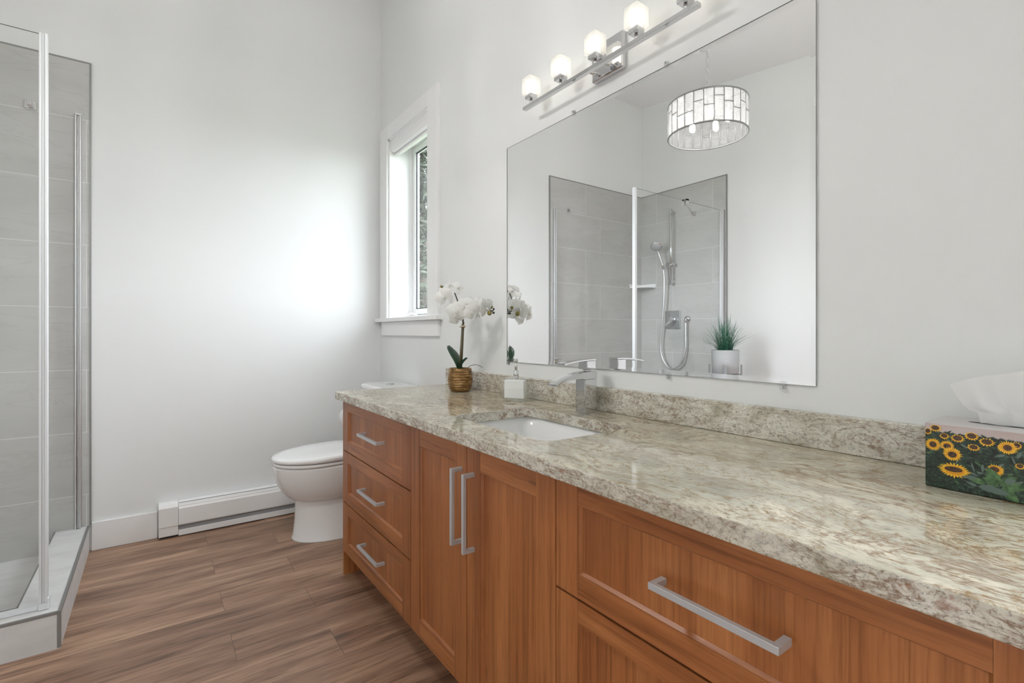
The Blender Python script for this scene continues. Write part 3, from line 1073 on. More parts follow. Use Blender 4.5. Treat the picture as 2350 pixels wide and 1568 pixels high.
# ------------------------------------------------------------------ baseboard heater
ht = thing('baseboard_heater', (-0.66, -0.035, 0.0), 'long white electric baseboard heater below the bare back wall', 'heater')
hx0, hx1, hxd = -1.238, -0.12, -1.150
face = [(-0.002, 0.030), (-0.002, 0.183), (-0.030, 0.186), (-0.052, 0.178), (-0.056, 0.170), (-0.058, 0.168), (-0.060, 0.160), (-0.065, 0.152), (-0.065, 0.068), (-0.060, 0.060), (-0.030, 0.056), (-0.030, 0.030)]
MB().rings([[(x, y, z) for y, z in face] for x in (hxd, hx1)], 0, True, False, False).build('cover', M['enamel'], ht, bevel=0.001)
b = MB().box(hxd + 0.001, hx1, -0.0515, -0.047, 0.1795, 0.1815)
part(b.build('top_slot', plain('slot_grey', (0.35, 0.35, 0.36), 0.6), ht), 'grey groove along the top')
cap = [(-0.002, 0.012), (-0.002, 0.184), (-0.040, 0.187), (-0.058, 0.181), (-0.067, 0.165), (-0.067, 0.066), (-0.064, 0.060), (-0.060, 0.012)]
MB().rings([[(x, y, z) for y, z in cap] for x in (hx0, hxd - 0.001)], 0, True, False, False).build('end_cap', M['enamel'], ht, bevel=0.003)
part(MB().box(hxd, hx1, -0.054, -0.031, 0.036, 0.0555).build('grille', plain('heater_grille_dark', (0.26, 0.26, 0.27), 0.5), ht), 'dark air grille')
MB().box(hxd, hx1, -0.060, -0.002, 0.006, 0.036).build('bottom_panel', M['enamel'], ht, bevel=0.001)
MB().box(hx0 + 0.005, hx1, -0.045, -0.002, 0.0, 0.006).build('foot', M['dark'], ht)

# ------------------------------------------------------------------ toilet (faces -x)
ty = -0.45
to = thing('toilet', (-0.4, ty, 0), 'white elongated two piece toilet with closed lid', 'toilet')


def egg(z, xf, xb, hw, split=0.45, n=40, pw=1.0, tilt=0.0):
    xc = xf + (xb - xf) * split
    r = []
    for k in range(n):
        a = 2 * pi * k / n
        ca, sa = cos(a), sin(a)
        if ca < 0:
            x = xc + (xc - xf) * ca
        else:
            x = xc + (xb - xc) * (abs(ca) ** 0.75)
        y = ty + hw * (abs(sa) ** 0.92) * (1 if sa >= 0 else -1)
        r.append((x, y, z + tilt * (x - xf)))
    return r


b = MB()
b.rings([egg(0.000, -0.664, -0.120, 0.152), egg(0.006, -0.662, -0.120, 0.150), egg(0.02, -0.656, -0.122, 0.145), egg(0.10, -0.648, -0.125, 0.134), egg(0.20, -0.645, -0.125, 0.122), egg(0.215, -0.646, -0.125, 0.123)])
b.build('pedestal', M['ceramic'], to)
b = MB()
R = []
for z, xf, xb, hw in ((0.208, -0.640, -0.15, 0.118), (0.212, -0.658, -0.15, 0.132), (0.228, -0.682, -0.14, 0.146), (0.262, -0.712, -0.13, 0.163), (0.305, -0.735, -0.12, 0.176),
                      (0.350, -0.749, -0.11, 0.185), (0.392, -0.757, -0.11, 0.190), (0.400, -0.757, -0.11, 0.190), (0.404, -0.750, -0.11, 0.184)):
    R.append(egg(z, xf, xb, hw, 0.42))
b.rings(R)
b.build('bowl', M['ceramic'], to)
MB().rings([egg(0.4045, -0.752, -0.27, 0.184, 0.5), egg(0.4065, -0.758, -0.268, 0.191, 0.5), egg(0.420, -0.758, -0.268, 0.191, 0.5), egg(0.423, -0.752, -0.27, 0.186, 0.5)]).build('seat', M['ceramic'], to)
MB().rings([egg(0.4255, -0.754, -0.27, 0.187, 0.5), egg(0.428, -0.761, -0.265, 0.194, 0.5), egg(0.438, -0.762, -0.265, 0.195, 0.5, tilt=0.03), egg(0.445, -0.754, -0.27, 0.188, 0.5, tilt=0.04), egg(0.449, -0.72, -0.29, 0.160, 0.5, tilt=0.045), egg(0.453, -0.62, -0.36, 0.07, 0.5, tilt=0.045)]).build('lid', M['ceramic'], to)


def rrect(x0, x1, y0, y1, z, r=0.03, n=6):
    out = []
    for cx_, cy_, a0 in ((x1 - r, y1 - r, 0), (x0 + r, y1 - r, 90), (x0 + r, y0 + r, 180), (x1 - r, y0 + r, 270)):
        for k in range(n + 1):
            a = radians(a0 + 90 * k / n)
            out.append((cx_ + r * cos(a), cy_ + r * sin(a), z))
    return out


MB().rings([rrect(-0.205, -0.012, ty - 0.17, ty + 0.17, 0.405), rrect(-0.212, -0.012, ty - 0.18, ty + 0.18, 0.45), rrect(-0.222, -0.012, ty - 0.190, ty + 0.190, 0.752)]).build('tank', M['ceramic'], to)
MB().rings([rrect(-0.224, -0.010, ty - 0.192, ty + 0.192, 0.7525), rrect(-0.232, -0.008, ty - 0.2, ty + 0.2, 0.757), rrect(-0.232, -0.008, ty - 0.2, ty + 0.2, 0.780), rrect(-0.222, -0.014, ty - 0.190, ty + 0.190, 0.790)]).build('tank_lid', M['ceramic'], to)
part(MB().lathe([(0.001, 0), (0.026, 0), (0.026, 0.003), (0.022, 0.006), (0.001, 0.006)], (-0.115, ty, 0.7902), 24).build('flush_button', M['chrome'], to), 'round chrome flush button')

# toilet paper on the vanity's end panel
trh = thing('toilet_roll_holder', (-0.47, -0.998, 0.68), 'chrome toilet paper holder on the end of the vanity', 'holder')
b = MB()
b.cyl((-0.4855, -0.9955, 0.702), (-0.4855, -0.990, 0.702), 0.022, n=18)
b.cyl((-0.4855, -0.992, 0.702), (-0.4855, -0.872, 0.702), 0.007, n=12)
b.build('arm', M['chrome'], trh)
b = MB()
prof_o = [(0.0565, 0), (0.0565, 0.100)]
b.rings([[(-0.4895 + r * cos(2 * pi * k / 32), y, 0.690 + r * sin(2 * pi * k / 32)) for k in range(32)] for r, y in ((0.0205, -0.980), (0.0565, -0.980), (0.0565, -0.880), (0.0205, -0.880))], 0, False, True)
tag(b.build('toilet_roll', plain('white_paper', (0.85, 0.85, 0.84), 0.9)), 'white toilet paper roll peeking out left of the vanity', 'toilet paper')

# ------------------------------------------------------------------ vanity cabinets
F = -0.559          # front plane
FT = 0.019          # front thickness
FB = F + FT


def front(mb, y0, y1, z0, z1, stile=0.064, rail_t=0.046, rail_b=0.049):
    """a five piece door or drawer front between y0 > y1; slot 0 vertical grain, slot 1 horizontal"""
    d = 0.0085
    ys0, ys1, zs0, zs1 = y0 - stile, y1 + stile, z0 + rail_b, z1 - rail_t
    mb.box(F, FB, ys0, y0, z0, z1, 0)
    mb.box(F, FB, y1, ys1, z0, z1, 0)
    mb.box(F + 0.0003, FB, ys1 + 0.0004, ys0 - 0.0004, z0, zs0, 1)
    mb.box(F + 0.0003, FB, ys1 + 0.0004, ys0 - 0.0004, zs1, z1, 1)
    c = 0.0050
    o = [(ys0, zs0), (ys1, zs0), (ys1, zs1), (ys0, zs1)]
    i = [(ys0 - c, zs0 + c), (ys1 + c, zs0 + c), (ys1 + c, zs1 - c), (ys0 - c, zs1 - c)]
    for k in range(4):
        k2 = (k + 1) % 4
        # moulded step: small lip then a slope down to the panel
        mb.poly([(F + 0.0020, *o[k]), (F + 0.0020, *o[k2]), (F + d, *i[k2]), (F + d, *i[k])], 1 if k % 2 == 0 else 0)
    mb.poly([(F + d, y, z) for y, z in i], 0)
    mb.poly([(FB - 0.0005, y, z) for y, z in (o[0], o[3], o[2], o[1])], 0)
    return mb


def pull(parent, a, c_, vertical=False, L=0.212):
    """square bar pull; centre at (y=a, z=c_)"""
    mb = MB()
    h, w = 0.0055, 0.0095
    x1 = F - 0.0365
    if vertical:
        mb.box(x1, x1 + w, a - h, a + h, c_ - L / 2, c_ + L / 2)
        for s in (-1, 1):
            zc = c_ + s * (L / 2 - h)
            mb.box(x1 + w, F - 0.0003, a - h, a + h, zc - h, zc + h)
    else:
        mb.box(x1, x1 + w, a - L / 2, a + L / 2, c_ - h, c_ + h)
        for s in (-1, 1):
            yc = a + s * (L / 2 - h)
            mb.box(x1 + w, F - 0.0003, yc - h, yc + h, c_ - h, c_ + h)
    return part(mb.build('handle', M['nickel'], parent, bevel=0.0007), 'brushed nickel square bar handle')


def carcass(parent, y0, y1, end_left=False, end_right=False, open_top=False):
    b = MB()
    if open_top:
        b.box(FB + 0.001, -0.003, y1, y1 + 0.018, 0.105, 0.7985, 0).box(FB + 0.001, -0.003, y0 - 0.018, y0, 0.105, 0.7985, 0)
        b.box(FB + 0.001, -0.003, y1 + 0.018, y0 - 0.018, 0.105, 0.123, 0).box(-0.015, -0.003, y1 + 0.018, y0 - 0.018, 0.123, 0.7985, 0)
    else:
        b.box(FB + 0.001, -0.003, y1, y0, 0.105, 0.7985, 0)
    b.build('carcass', M['wood_v'], parent)
    part(MB().box(-0.478, -0.460, y1, y0, 0.0, 0.1045).build('toe_kick', M['wood_h'], parent), 'recessed toe kick board')
    for e, yy in ((end_left, y0), (end_right, y1)):
        if e:
            s = 1 if yy == y0 else -1
            b = MB()
            ya, yb = sorted((yy, yy + s * 0.016))
            b.prism([(F + 0.001, 0.0), (-0.003, 0.0), (-0.003, 0.7985), (F + 0.001, 0.7985)], 'y', ya, yb)
            b.build('end_panel', M['wood_v'], parent)


yA, yB, yC, yD, yE = -1.0040, -1.7235, -2.0930, -2.4650, -3.2030
G = 0.0016
cabA = thing('drawer_cabinet', (-0.28, (yA + yB) / 2, 0), 'cherry wood three drawer vanity cabinet next to the toilet', 'cabinet', 'vanity base cabinets')
carcass(cabA, yA, yB, end_left=True)
for (z0, z1, hz) in ((0.5690, 0.7950, 0.688), (0.3360, 0.5640, 0.462), (0.1100, 0.3310, 0.238)):
    d = front(MB(), yA + 0.010, yB + G, z0, z1, stile=0.066).build('drawer', [M['wood_v'], M['wood_h']], cabA)
    pull(d, -1.392, hz)
cabB = thing('sink_cabinet', (-0.28, yC, 0), 'cherry wood two door vanity cabinet below the sink', 'cabinet', 'vanity base cabinets')
carcass(cabB, yB - 0.0005, yD + 0.0005, open_top=True)
d = front(MB(), yB - G, yC + G, 0.110, 0.796, stile=0.069, rail_t=0.063, rail_b=0.058).build('door', [M['wood_v'], M['wood_h']], cabB)
pull(d, -2.066, 0.619, True)
d = front(MB(), yC - G, yD + G, 0.110, 0.796, stile=0.066, rail_t=0.066, rail_b=0.058).build('door', [M['wood_v'], M['wood_h']], cabB)
pull(d, -2.130, 0.617, True)
cabC = thing('drawer_cabinet', (-0.28, (yD + yE) / 2, 0), 'cherry wood drawer vanity cabinet nearest the tissue box end', 'cabinet', 'vanity base cabinets')
carcass(cabC, yD, yE, end_right=True)
for (z0, z1, hz) in ((0.5595, 0.7950, 0.6815), (0.3335, 0.5545, 0.455), (0.110, 0.3285, 0.235)):
    d = front(MB(), yD - G, yE - 0.010, z0, z1, stile=0.066).build('drawer', [M['wood_v'], M['wood_h']], cabC)
    pull(d, -2.8435, hz)

# ------------------------------------------------------------------ countertop, backsplash, sink
KX0, KX1, KY0, KY1, KZ0, KZ1 = -0.5914, -0.001, -3.245, -0.980, 0.799, 0.833
SX0, SX1, SY0, SY1 = -0.483, -0.165, -2.340, -1.862


def plate_with_hole(outer, hole, z0, z1, mi_top=0, mi_side=1):
    """flat slab with a hole; bridged through bmesh triangle fill"""
    bm = bmesh.new()
    vo = [bm.verts.new((x, y, z1)) for x, y in outer]
    vh = [bm.verts.new((x, y, z1)) for x, y in hole]
    es = [bm.edges.new((vo[i], vo[(i + 1) % len(vo)])) for i in range(len(vo))]
    es += [bm.edges.new((vh[i], vh[(i + 1) % len(vh)])) for i in range(len(vh))]
    r = bmesh.ops.triangle_fill(bm, use_beauty=True, use_dissolve=False, edges=es)
    bm.faces.ensure_lookup_table()
    mb = MB()
    idx = {}
    for v in bm.verts:
        idx[v] = len(mb.v)
        mb.v.append(tuple(v.co))
    n0 = len(mb.v)
    for v in list(bm.verts):
        mb.v.append((v.co.x, v.co.y, z0))
    for f in bm.faces:
        ids = [idx[v] for v in f.verts]
        mb.quad(ids, mi_top)
        mb.quad([i + n0 for i in ids][::-1], mi_side)
    for loop in (vo, vh):
        for i in range(len(loop)):
            a, c_ = idx[loop[i]], idx[loop[(i + 1) % len(loop)]]
            mb.quad([a, c_, c_ + n0, a + n0], mi_side)
    bm.free()
    return mb


hole = [(x, y) for x, y, z in rrect(SX0, SX1, SY0, SY1, 0, 0.045, 8)]
ct = plate_with_hole([(KX0, KY0), (KX1, KY0), (KX1, KY1), (KX0, KY1)], hole, KZ0, KZ1)
tag(ct.build('countertop', [M['granite'], M['granite_edge']], bevel=0.0025, segs=2), 'polished cream granite countertop with brown veins and sink cutout', 'countertop')
tag(MB().box(-0.0263, -0.001, KY0, KY1, KZ1 + 0.0003, 0.9143).build('backsplash', M['granite_edge'], bevel=0.002), 'low granite backsplash along the wall behind the counter', 'backsplash')

sk = thing('sink', ((SX0 + SX1) / 2, (SY0 + SY1) / 2, 0.650), 'white rectangular undermount sink in the granite counter', 'sink')
e = 0.006
b = MB()
ro = [rrect(SX0 - 0.02, SX1 + 0.02, SY0 - 0.02, SY1 + 0.02, KZ0 - 0.0012, 0.05, 8), rrect(SX0 - e, SX1 + e, SY0 - e, SY1 + e, KZ0 - 0.0012, 0.048, 8),
      rrect(SX0 - e + 0.004, SX1 + e - 0.004, SY0 - e + 0.004, SY1 + e - 0.004, KZ0 - 0.06, 0.05, 8), rrect(SX0 + 0.012, SX1 - 0.012, SY0 + 0.012, SY1 - 0.012, KZ0 - 0.125, 0.06, 8),
      rrect(SX0 + 0.045, SX1 - 0.045, SY0 + 0.045, SY1 - 0.045, KZ0 - 0.14, 0.05, 8), rrect(SX0 + 0.13, SX1 - 0.13, SY0 + 0.2, SY1 - 0.2, KZ0 - 0.143, 0.02, 8)]
b.rings(ro, 0, False)
b.quad(list(range(len(b.v) - len(ro[0]), len(b.v))), 0)
b.build('basin', M['ceramic'], sk, recalc=False)
part(MB().lathe([(0.001, 0), (0.024, 0), (0.024, 0.004), (0.019, 0.006), (0.001, 0.006)], (-0.324, -2.101, KZ0 - 0.1425), 24).build('drain', M['chrome'], sk), 'chrome drain')

# ------------------------------------------------------------------ faucet
fa = thing('faucet', (-0.082, -2.072, KZ1), 'square chrome waterfall faucet with flat lever', 'faucet')
fy0_, fy1_ = -2.0945, -2.0495
MB().box(-0.110, -0.054, fy0_, fy1_, KZ1 + 0.0003, 0.945).build('body', M['chrome'], fa, bevel=0.0012)
top_, bot_ = [], []
for k in range(17):
    t = k / 16
    x = -0.054 - 0.178 * t
    zt = 0.9700 - 0.034 * max(0, (t - 0.22) / 0.78) ** 1.65
    thk = 0.0245 if t < 0.3 else 0.0245 - 0.0185 * min(1, (t - 0.3) / 0.5) ** 0.8
    top_.append((x, zt))
    bot_.append((x, zt - thk))
prof = top_ + bot_[::-1]
b = MB()
R = [[(x, y, z) for x, z in prof] for y in (fy0_, fy1_)]
n = len(top_)
b2 = MB()
for y in (fy0_, fy1_):
    b2.v += [(x, y, z) for x, z in top_] + [(x, y, z) for x, z in bot_]
m_ = 2 * n
for k in range(n - 1):
    b2.quad([k, k + 1, m_ + k + 1, m_ + k], 0, True)
    b2.quad([n + k, n + k + 1, m_ + n + k + 1, m_ + n + k], 0, True)
    b2.quad([k, k + 1, n + k + 1, n + k], 0)
    b2.quad([m_ + k, m_ + k + 1, m_ + n + k + 1, m_ + n + k], 0)
b2.quad([0, n, m_ + n, m_], 0)
b2.quad([n - 1, 2 * n - 1, m_ + 2 * n - 1, m_ + n - 1], 0)
b2.build('spout', M['chrome'], fa, bevel=0.0006)
MB().cyl((-0.080, -2.072, 0.9702), (-0.080, -2.072, 0.9775), 0.014, n=20).build('neck', M['chrome'], fa)
hb = MB().box(-0.099, -0.058, -2.0925, -2.0515, 0.9775, 1.006)
hd = hb.build('handle', M['chrome'], fa, bevel=0.0015)
lt = []
for k in range(9):
    t = k / 8
    lt.append((-0.056 - 0.140 * t, 1.0115 + 0.003 * t - 0.014 * t * t))
b = MB()
for y in (-2.0925, -2.0515):
    b.v += [(x, y, z) for x, z in lt] + [(x, y, z - 0.0048) for x, z in lt]
n = len(lt)
m_ = 2 * n
for k in range(n - 1):
    b.quad([k, k + 1, m_ + k + 1, m_ + k], 0, True)
    b.quad([n + k, n + k + 1, m_ + n + k + 1, m_ + n + k], 0, True)
    b.quad([k, k + 1, n + k + 1, n + k], 0)
    b.quad([m_ + k, m_ + k + 1, m_ + n + k + 1, m_ + n + k], 0)
b.quad([0, n, m_ + n, m_], 0)
b.quad([n - 1, 2 * n - 1, m_ + 2 * n - 1, m_ + n - 1], 0)
b.build('lever', M['chrome'], fa, bevel=0.0005)

# ------------------------------------------------------------------ soap dispenser
so = thing('soap_dispenser', (-0.109, -1.711, KZ1), 'clear glass cube soap dispenser filled white with a chrome pump', 'soap dispenser')
u_ = Vector((0.0512, -0.0805, 0)).normalized()
v_ = Vector((-u_.y, u_.x, 0))
ctr = Vector((-0.109, -1.711, 0))
mt = Matrix(((u_.x, v_.x, 0, ctr.x), (u_.y, v_.y, 0, ctr.y), (0, 0, 1, 0), (0, 0, 0, 1)))
MB().box(-0.0475, 0.0475, -0.030, 0.030, KZ1 + 0.0004, 0.9225, mt=mt).build('bottle', thin_glass('bottle_glass', (0.95, 0.965, 0.96), 1.5, 0.05), so, bevel=0.0015)
MB().box(-0.041, 0.041, -0.024, 0.010, KZ1 + 0.0115, 0.916, mt=mt).build('soap', plain('white_soap', (0.95, 0.95, 0.94), 0.35), so, bevel=0.003)
b = MB()
b.cyl((ctr.x, ctr.y, 0.9228), (ctr.x, ctr.y, 0.952), 0.0105, n=20).cyl((ctr.x, ctr.y, 0.952), (ctr.x, ctr.y, 0.954), 0.0105, 0.006, 20)
b.cyl((ctr.x, ctr.y, 0.954), (ctr.x, ctr.y, 0.985), 0.0058, n=16)
b.build('collar', M['chrome'], so)
hd_ = Vector((-0.5, -0.87, 0)).normalized()
b = MB()
b.cyl((ctr.x, ctr.y, 0.985), (ctr.x, ctr.y, 0.998), 0.0078, 0.0072, 16)
b.tube([(ctr.x, ctr.y, 0.9935), tuple(ctr + hd_ * 0.014 + Vector((0, 0, 0.9935))), tuple(ctr + hd_ * 0.022 + Vector((0, 0, 0.990)))], [0.004, 0.0037, 0.003], 10)
b.build('pump_head', M['chrome'], so)

# ------------------------------------------------------------------ orchid
ox, oy = -0.128, -1.308
orc = thing('orchid', (ox, oy, KZ1), 'white orchid in a bronze glazed pot on the far end of the counter', 'plant')
nt = NT('bronze_glaze')
p = nt.pos()
wv = nt.n('ShaderNodeTexWave')
wv.bands_direction = 'Z'
wv.inputs['Scale'].default_value = 28
wv.inputs['Distortion'].default_value = 3.0
wv.inputs['Detail'].default_value = 2
nt.l(p, wv.inputs['Vector'])
cb = nt.ramp(nt.noise(nt.mapping(p, (30, 30, 90)), 1, 4), [(0.3, (0.10, 0.05, 0.015)), (0.5, (0.24, 0.13, 0.045)), (0.72, (0.40, 0.25, 0.11))])
bs = nt.bsdf(cb, 0.12, 0.7, 0.5)
nt.bump(bs, wv.outputs['Fac'], 0.55, 0.002)
M['bronze'] = nt.m
b = MB()
b.lathe([(0.001, KZ1 + 0.0004), (0.040, KZ1 + 0.0004), (0.046, KZ1 + 0.004), (0.053, KZ1 + 0.022), (0.0575, KZ1 + 0.050), (0.0565, KZ1 + 0.075), (0.0525, KZ1 + 0.100), (0.0515, KZ1 + 0.106), (0.0485, KZ1 + 0.106), (0.0480, KZ1 + 0.094), (0.001, KZ1 + 0.092)], (ox, oy, 0), 48)
b.build('pot', M['bronze'], orc)
part(MB().lathe([(0.001, KZ1 + 0.0925), (0.0475, KZ1 + 0.0925), (0.043, KZ1 + 0.098), (0.001, KZ1 + 0.100)], (ox, oy, 0), 24).build('moss', plain('dark_moss', (0.03, 0.03, 0.02), 0.9), orc), 'dark moss filling the pot')
M['stake'] = plain('olive_stem', (0.13, 0.105, 0.06), 0.5)
M['darkstem'] = plain('dark_stem', (0.05, 0.045, 0.035), 0.5)
b = MB()
b.tube([(ox - 0.002, oy + 0.002, KZ1 + 0.09), (ox + 0.000, oy - 0.008, 1.03), (ox + 0.003, oy - 0.018, 1.140)], 0.0048, 10)
b.tube([(ox + 0.008, oy + 0.004, KZ1 + 0.09), (ox + 0.009, oy - 0.006, 1.03), (ox + 0.010, oy - 0.014, 1.150)], 0.0036, 8)
b.build('stake', M['stake'], orc)
part(MB().tube([(ox + 0.003 + 0.011 * cos(a), oy - 0.0165 + 0.008 * sin(a), 1.125 + 0.0004 * k) for k, a in enumerate([2 * pi * i / 12 for i in range(12)])], 0.004, 6, closed=True).build('raffia_tie', plain('raffia', (0.55, 0.45, 0.33), 0.8), orc), 'pale raffia tie')
# flowering sprays
b = MB()
b.tube(bez([(ox + 0.006, oy - 0.016, 1.14), (-0.135, -1.330, 1.19), (-0.155, -1.330, 1.245), (-0.162, -1.300, 1.295), (-0.170, -1.255, 1.312), (-0.170, -1.207, 1.313)], 30), 0.0026, 8)
b.tube(bez([(ox + 0.006, oy - 0.016, 1.14), (-0.132, -1.350, 1.19), (-0.140, -1.385, 1.222), (-0.110, -1.440, 1.222), (-0.080, -1.455, 1.205), (-0.052, -1.458, 1.196), (-0.044, -1.457, 1.203)], 34), 0.0024, 8)
b.build('flower_stem', M['darkstem'], orc)
nt = NT('orchid_petal')
pb = nt.n('ShaderNodeBsdfPrincipled')
pb.inputs['Base Color'].default_value = (0.88, 0.88, 0.86, 1)
pb.inputs['Roughness'].default_value = 0.6
tlb = nt.n('ShaderNodeBsdfTranslucent')
tlb.inputs[0].default_value = (0.9, 0.9, 0.88, 1)
mxs = nt.n('ShaderNodeMixShader')
mxs.inputs[0].default_value = 0.3
nt.l(pb.outputs[0], mxs.inputs[1])
nt.l(tlb.outputs[0], mxs.inputs[2])
nt.l(mxs.outputs[0], nt.out.inputs[0])
M['petal'] = nt.m
M['lip'] = plain('pale_yellow_lip', (0.75, 0.72, 0.45), 0.5)


def flower(c, direction, size, roll=0.0):
    d = Vector(direction).normalized()
    q = d.to_track_quat('Z', 'Y').to_matrix().to_4x4()
    mt = Matrix.Translation(c) @ q @ Matrix.Rotation(roll, 4, 'Z')
    mb = MB()

    def petal(ang, L, wd, curl, z0):
        def fn(u, v):
            # u along, v across
            r = L * u
            wdt = wd * (sin(pi * min(1, (u * 0.9 + 0.08))) ** 0.75)
            s = (v - 0.5) * 2
            x, y = r, s * wdt
            z = z0 + curl * L * (u * u) - 0.16 * wd * s * s + 0.03 * L * sin(3 * s + 4 * u)
            X_ = x * cos(ang) - y * sin(ang)
            Y_ = x * sin(ang) + y * cos(ang)
            return mt @ Vector((X_, Y_, z))
        mb.grid(fn, 6, 6)
    for a in (90, 218, 322):
        petal(radians(a), size * 0.95, size * 0.33, -0.12, 0.0)
    for a in (12, 168):
        petal(radians(a), size * 1.0, size * 0.62, 0.10, 0.002)
    f = mb.build('flower', M['petal'], orc, recalc=False)
    lb = MB()
    lb.sphere(tuple(mt @ Vector((0, -size * 0.10, size * 0.14))), size * 0.13, 10, 6)
    lb.tube([tuple(mt @ Vector((0, -size * 0.1, size * 0.08))), tuple(mt @ Vector((0, -size * 0.24, size * 0.26))), tuple(mt @ Vector((0, -size * 0.34, size * 0.22)))], [size * 0.08, size * 0.10, size * 0.03], 8)
    part(lb.build('lip', M['petal'], f), 'small white lip')
    return f


for (c_, d_, s_, r_) in (((-0.190, -1.290, 1.300), (-0.9, 0.2, 0.35), 0.046, 0.2), ((-0.215, -1.315, 1.262), (-0.75, -0.6, -0.15), 0.045, 0.5), ((-0.160, -1.330, 1.300), (-0.1, -0.7, 0.7), 0.043, 0.9),
                         ((-0.200, -1.400, 1.195), (-0.6, -0.8, -0.05), 0.047, 0.1), ((-0.180, -1.345, 1.225), (-0.95, 0.1, -0.3), 0.042, 0.3), ((-0.165, -1.420, 1.225), (-0.2, -0.8, 0.5), 0.040, 0.4), ((-0.160, -1.462, 1.190), (-0.5, -0.85, -0.3), 0.040, 0.8),
                         ((-0.120, -1.445, 1.215), (-0.3, -0.95, 0.2), 0.046, 0.1), ((-0.095, -1.475, 1.208), (0.3, -0.9, -0.1), 0.046, 0.5), ((-0.110, -1.400, 1.225), (0.85, -0.3, 0.3), 0.046, 0.2), ((-0.110, -1.425, 1.180), (0.85, -0.45, -0.25), 0.046, 0.6),
                         ((-0.185, -1.375, 1.160), (-0.5, -0.6, -0.65), 0.036, 0.7)):
    flower(c_, d_, s_, r_)
nt = NT('olive_bud')
nt.bsdf(nt.ramp(nt.noise(nt.pos(), 90, 2), [(0.35, (0.16, 0.13, 0.03)), (0.65, (0.32, 0.27, 0.08))]), 0.5)
for (c_, r_) in (((-0.060, -1.462, 1.213), 0.0075), ((-0.080, -1.478, 1.186), 0.0105), ((-0.170, -1.205, 1.314), 0.007)):
    part(MB().sphere(c_, r_, 12, 8, sq=(1, 1, 1.12)).build('bud', nt.m, orc), 'olive green bud')
for (c_, r_) in (((-0.045, -1.458, 1.204), 0.0048), ((-0.048, -1.462, 1.187), 0.0055)):
    part(MB().sphere(c_, r_, 10, 6).build('bud', M['darkstem'], orc), 'small dark bud')
MB().tube(bez([(-0.060, -1.456, 1.199), (-0.062, -1.460, 1.206), (-0.060, -1.462, 1.208)], 8), 0.0015, 6).tube(bez([(-0.056, -1.457, 1.197), (-0.050, -1.460, 1.190), (-0.048, -1.462, 1.188)], 8), 0.0015, 6).build('twig', M['darkstem'], orc)
M['leaf'] = None
nt = NT('orchid_leaf')
nt.bsdf(nt.ramp(nt.noise(nt.pos(), 25, 3), [(0.3, (0.010, 0.040, 0.018)), (0.7, (0.030, 0.085, 0.045))]), 0.35)
M['leaf'] = nt.m


def leaf(base, tip, side, w, bend):
    base, tip, side, bend = Vector(base), Vector(tip), Vector(side).normalized(), Vector(bend)

    def fn(u, v):
        s = (v - 0.5) * 2
        wd = w * (0.22 + 0.78 * sin(pi * min(1, u ** 1.5 * 0.93 + 0.04)) ** 0.8) * (1 if u < 0.95 else 0.75)
        p = base.lerp(tip, u) + bend * (4 * u * (1 - u)) + side * (s * wd)
        return p + (tip - base).cross(side).normalized() * (0.008 * s * s * u)
    return MB().grid(fn, 10, 6).build('leaf', M['leaf'], orc, solid=0.0015, recalc=False)


leaf((-0.135, -1.312, KZ1 + 0.094), (-0.163, -1.272, 1.042), (0.86, 0.51, -0.05), 0.039, (0.006, -0.012, 0.004))
leaf((-0.130, -1.316, KZ1 + 0.094), (-0.112, -1.350, 0.985), (0.35, 0.8, 0.1), 0.020, (-0.006, 0.006, 0.002))
MB().tube(bez([(-0.110, -1.325, KZ1 + 0.098), (-0.105, -1.365, 0.952), (-0.100, -1.410, 0.957), (-0.100, -1.452, 0.948)], 16), [0.0013] * 16, 6).build('aerial_root', M['darkstem'], orc) if False else MB().tube(bez([(-0.110, -1.325, KZ1 + 0.098), (-0.105, -1.365, 0.952), (-0.100, -1.410, 0.957), (-0.100, -1.452, 0.948)], 15), 0.0012, 6).build('aerial_root', M['darkstem'], orc)

# ------------------------------------------------------------------ tissue box with a printed sunflower field
bx0, bx1, by0, by1, bz0, bz1 = -0.165, -0.045, -3.222, -2.992, KZ1 + 0.0004, 0.9435
tb = thing('tissue_box', ((bx0 + bx1) / 2, (by0 + by1) / 2, bz0), 'cardboard tissue box printed with sunflowers near the right edge', 'tissue box')
nt = NT('printed_card')
p = nt.pos()
sp = nt.n('ShaderNodeSeparateXYZ')
nt.l(p, sp.inputs[0])
fol = nt.noise(nt.mapping(p, (1, 90, 130), (0.5, 0, 0)), 1.0, 5, 0.7, 1.5)
green = nt.ramp(fol, [(0.36, (0.004, 0.007, 0.005)), (0.48, (0.012, 0.022, 0.014)), (0.58, (0.035, 0.065, 0.040)), (0.70, (0.11, 0.17, 0.13))])
sky = nt.ramp(nt.noise(nt.mapping(p, (20, 12, 60)), 1, 2), [(0.3, (0.42, 0.33, 0.31)), (0.7, (0.52, 0.44, 0.43))])
hz = nt.math('ADD', nt.math('MULTIPLY', nt.math('ADD', sp.outputs[1], 3.0168), 0.0), 0.0)
edge = nt.math('ADD', sp.outputs[2], nt.math('MULTIPLY', nt.math('SUBTRACT', nt.noise(nt.mapping(p, (1, 160, 1)), 1, 3), 0.5), 0.010))
m_sky = nt.ramp(nt.math('MULTIPLY', nt.math('SUBTRACT', edge, 0.9), 10.0), [(0.295, 0.0), (0.315, 1.0)])
nt.bsdf(mixc(nt, green, sky, m_sky), 0.28, 0, 0.45)
M['print'] = nt.m
top_m = plain('box_top_print', (0.50, 0.47, 0.46), 0.3)
side_m = plain('box_side_print', (0.016, 0.026, 0.018), 0.3)
b = MB()
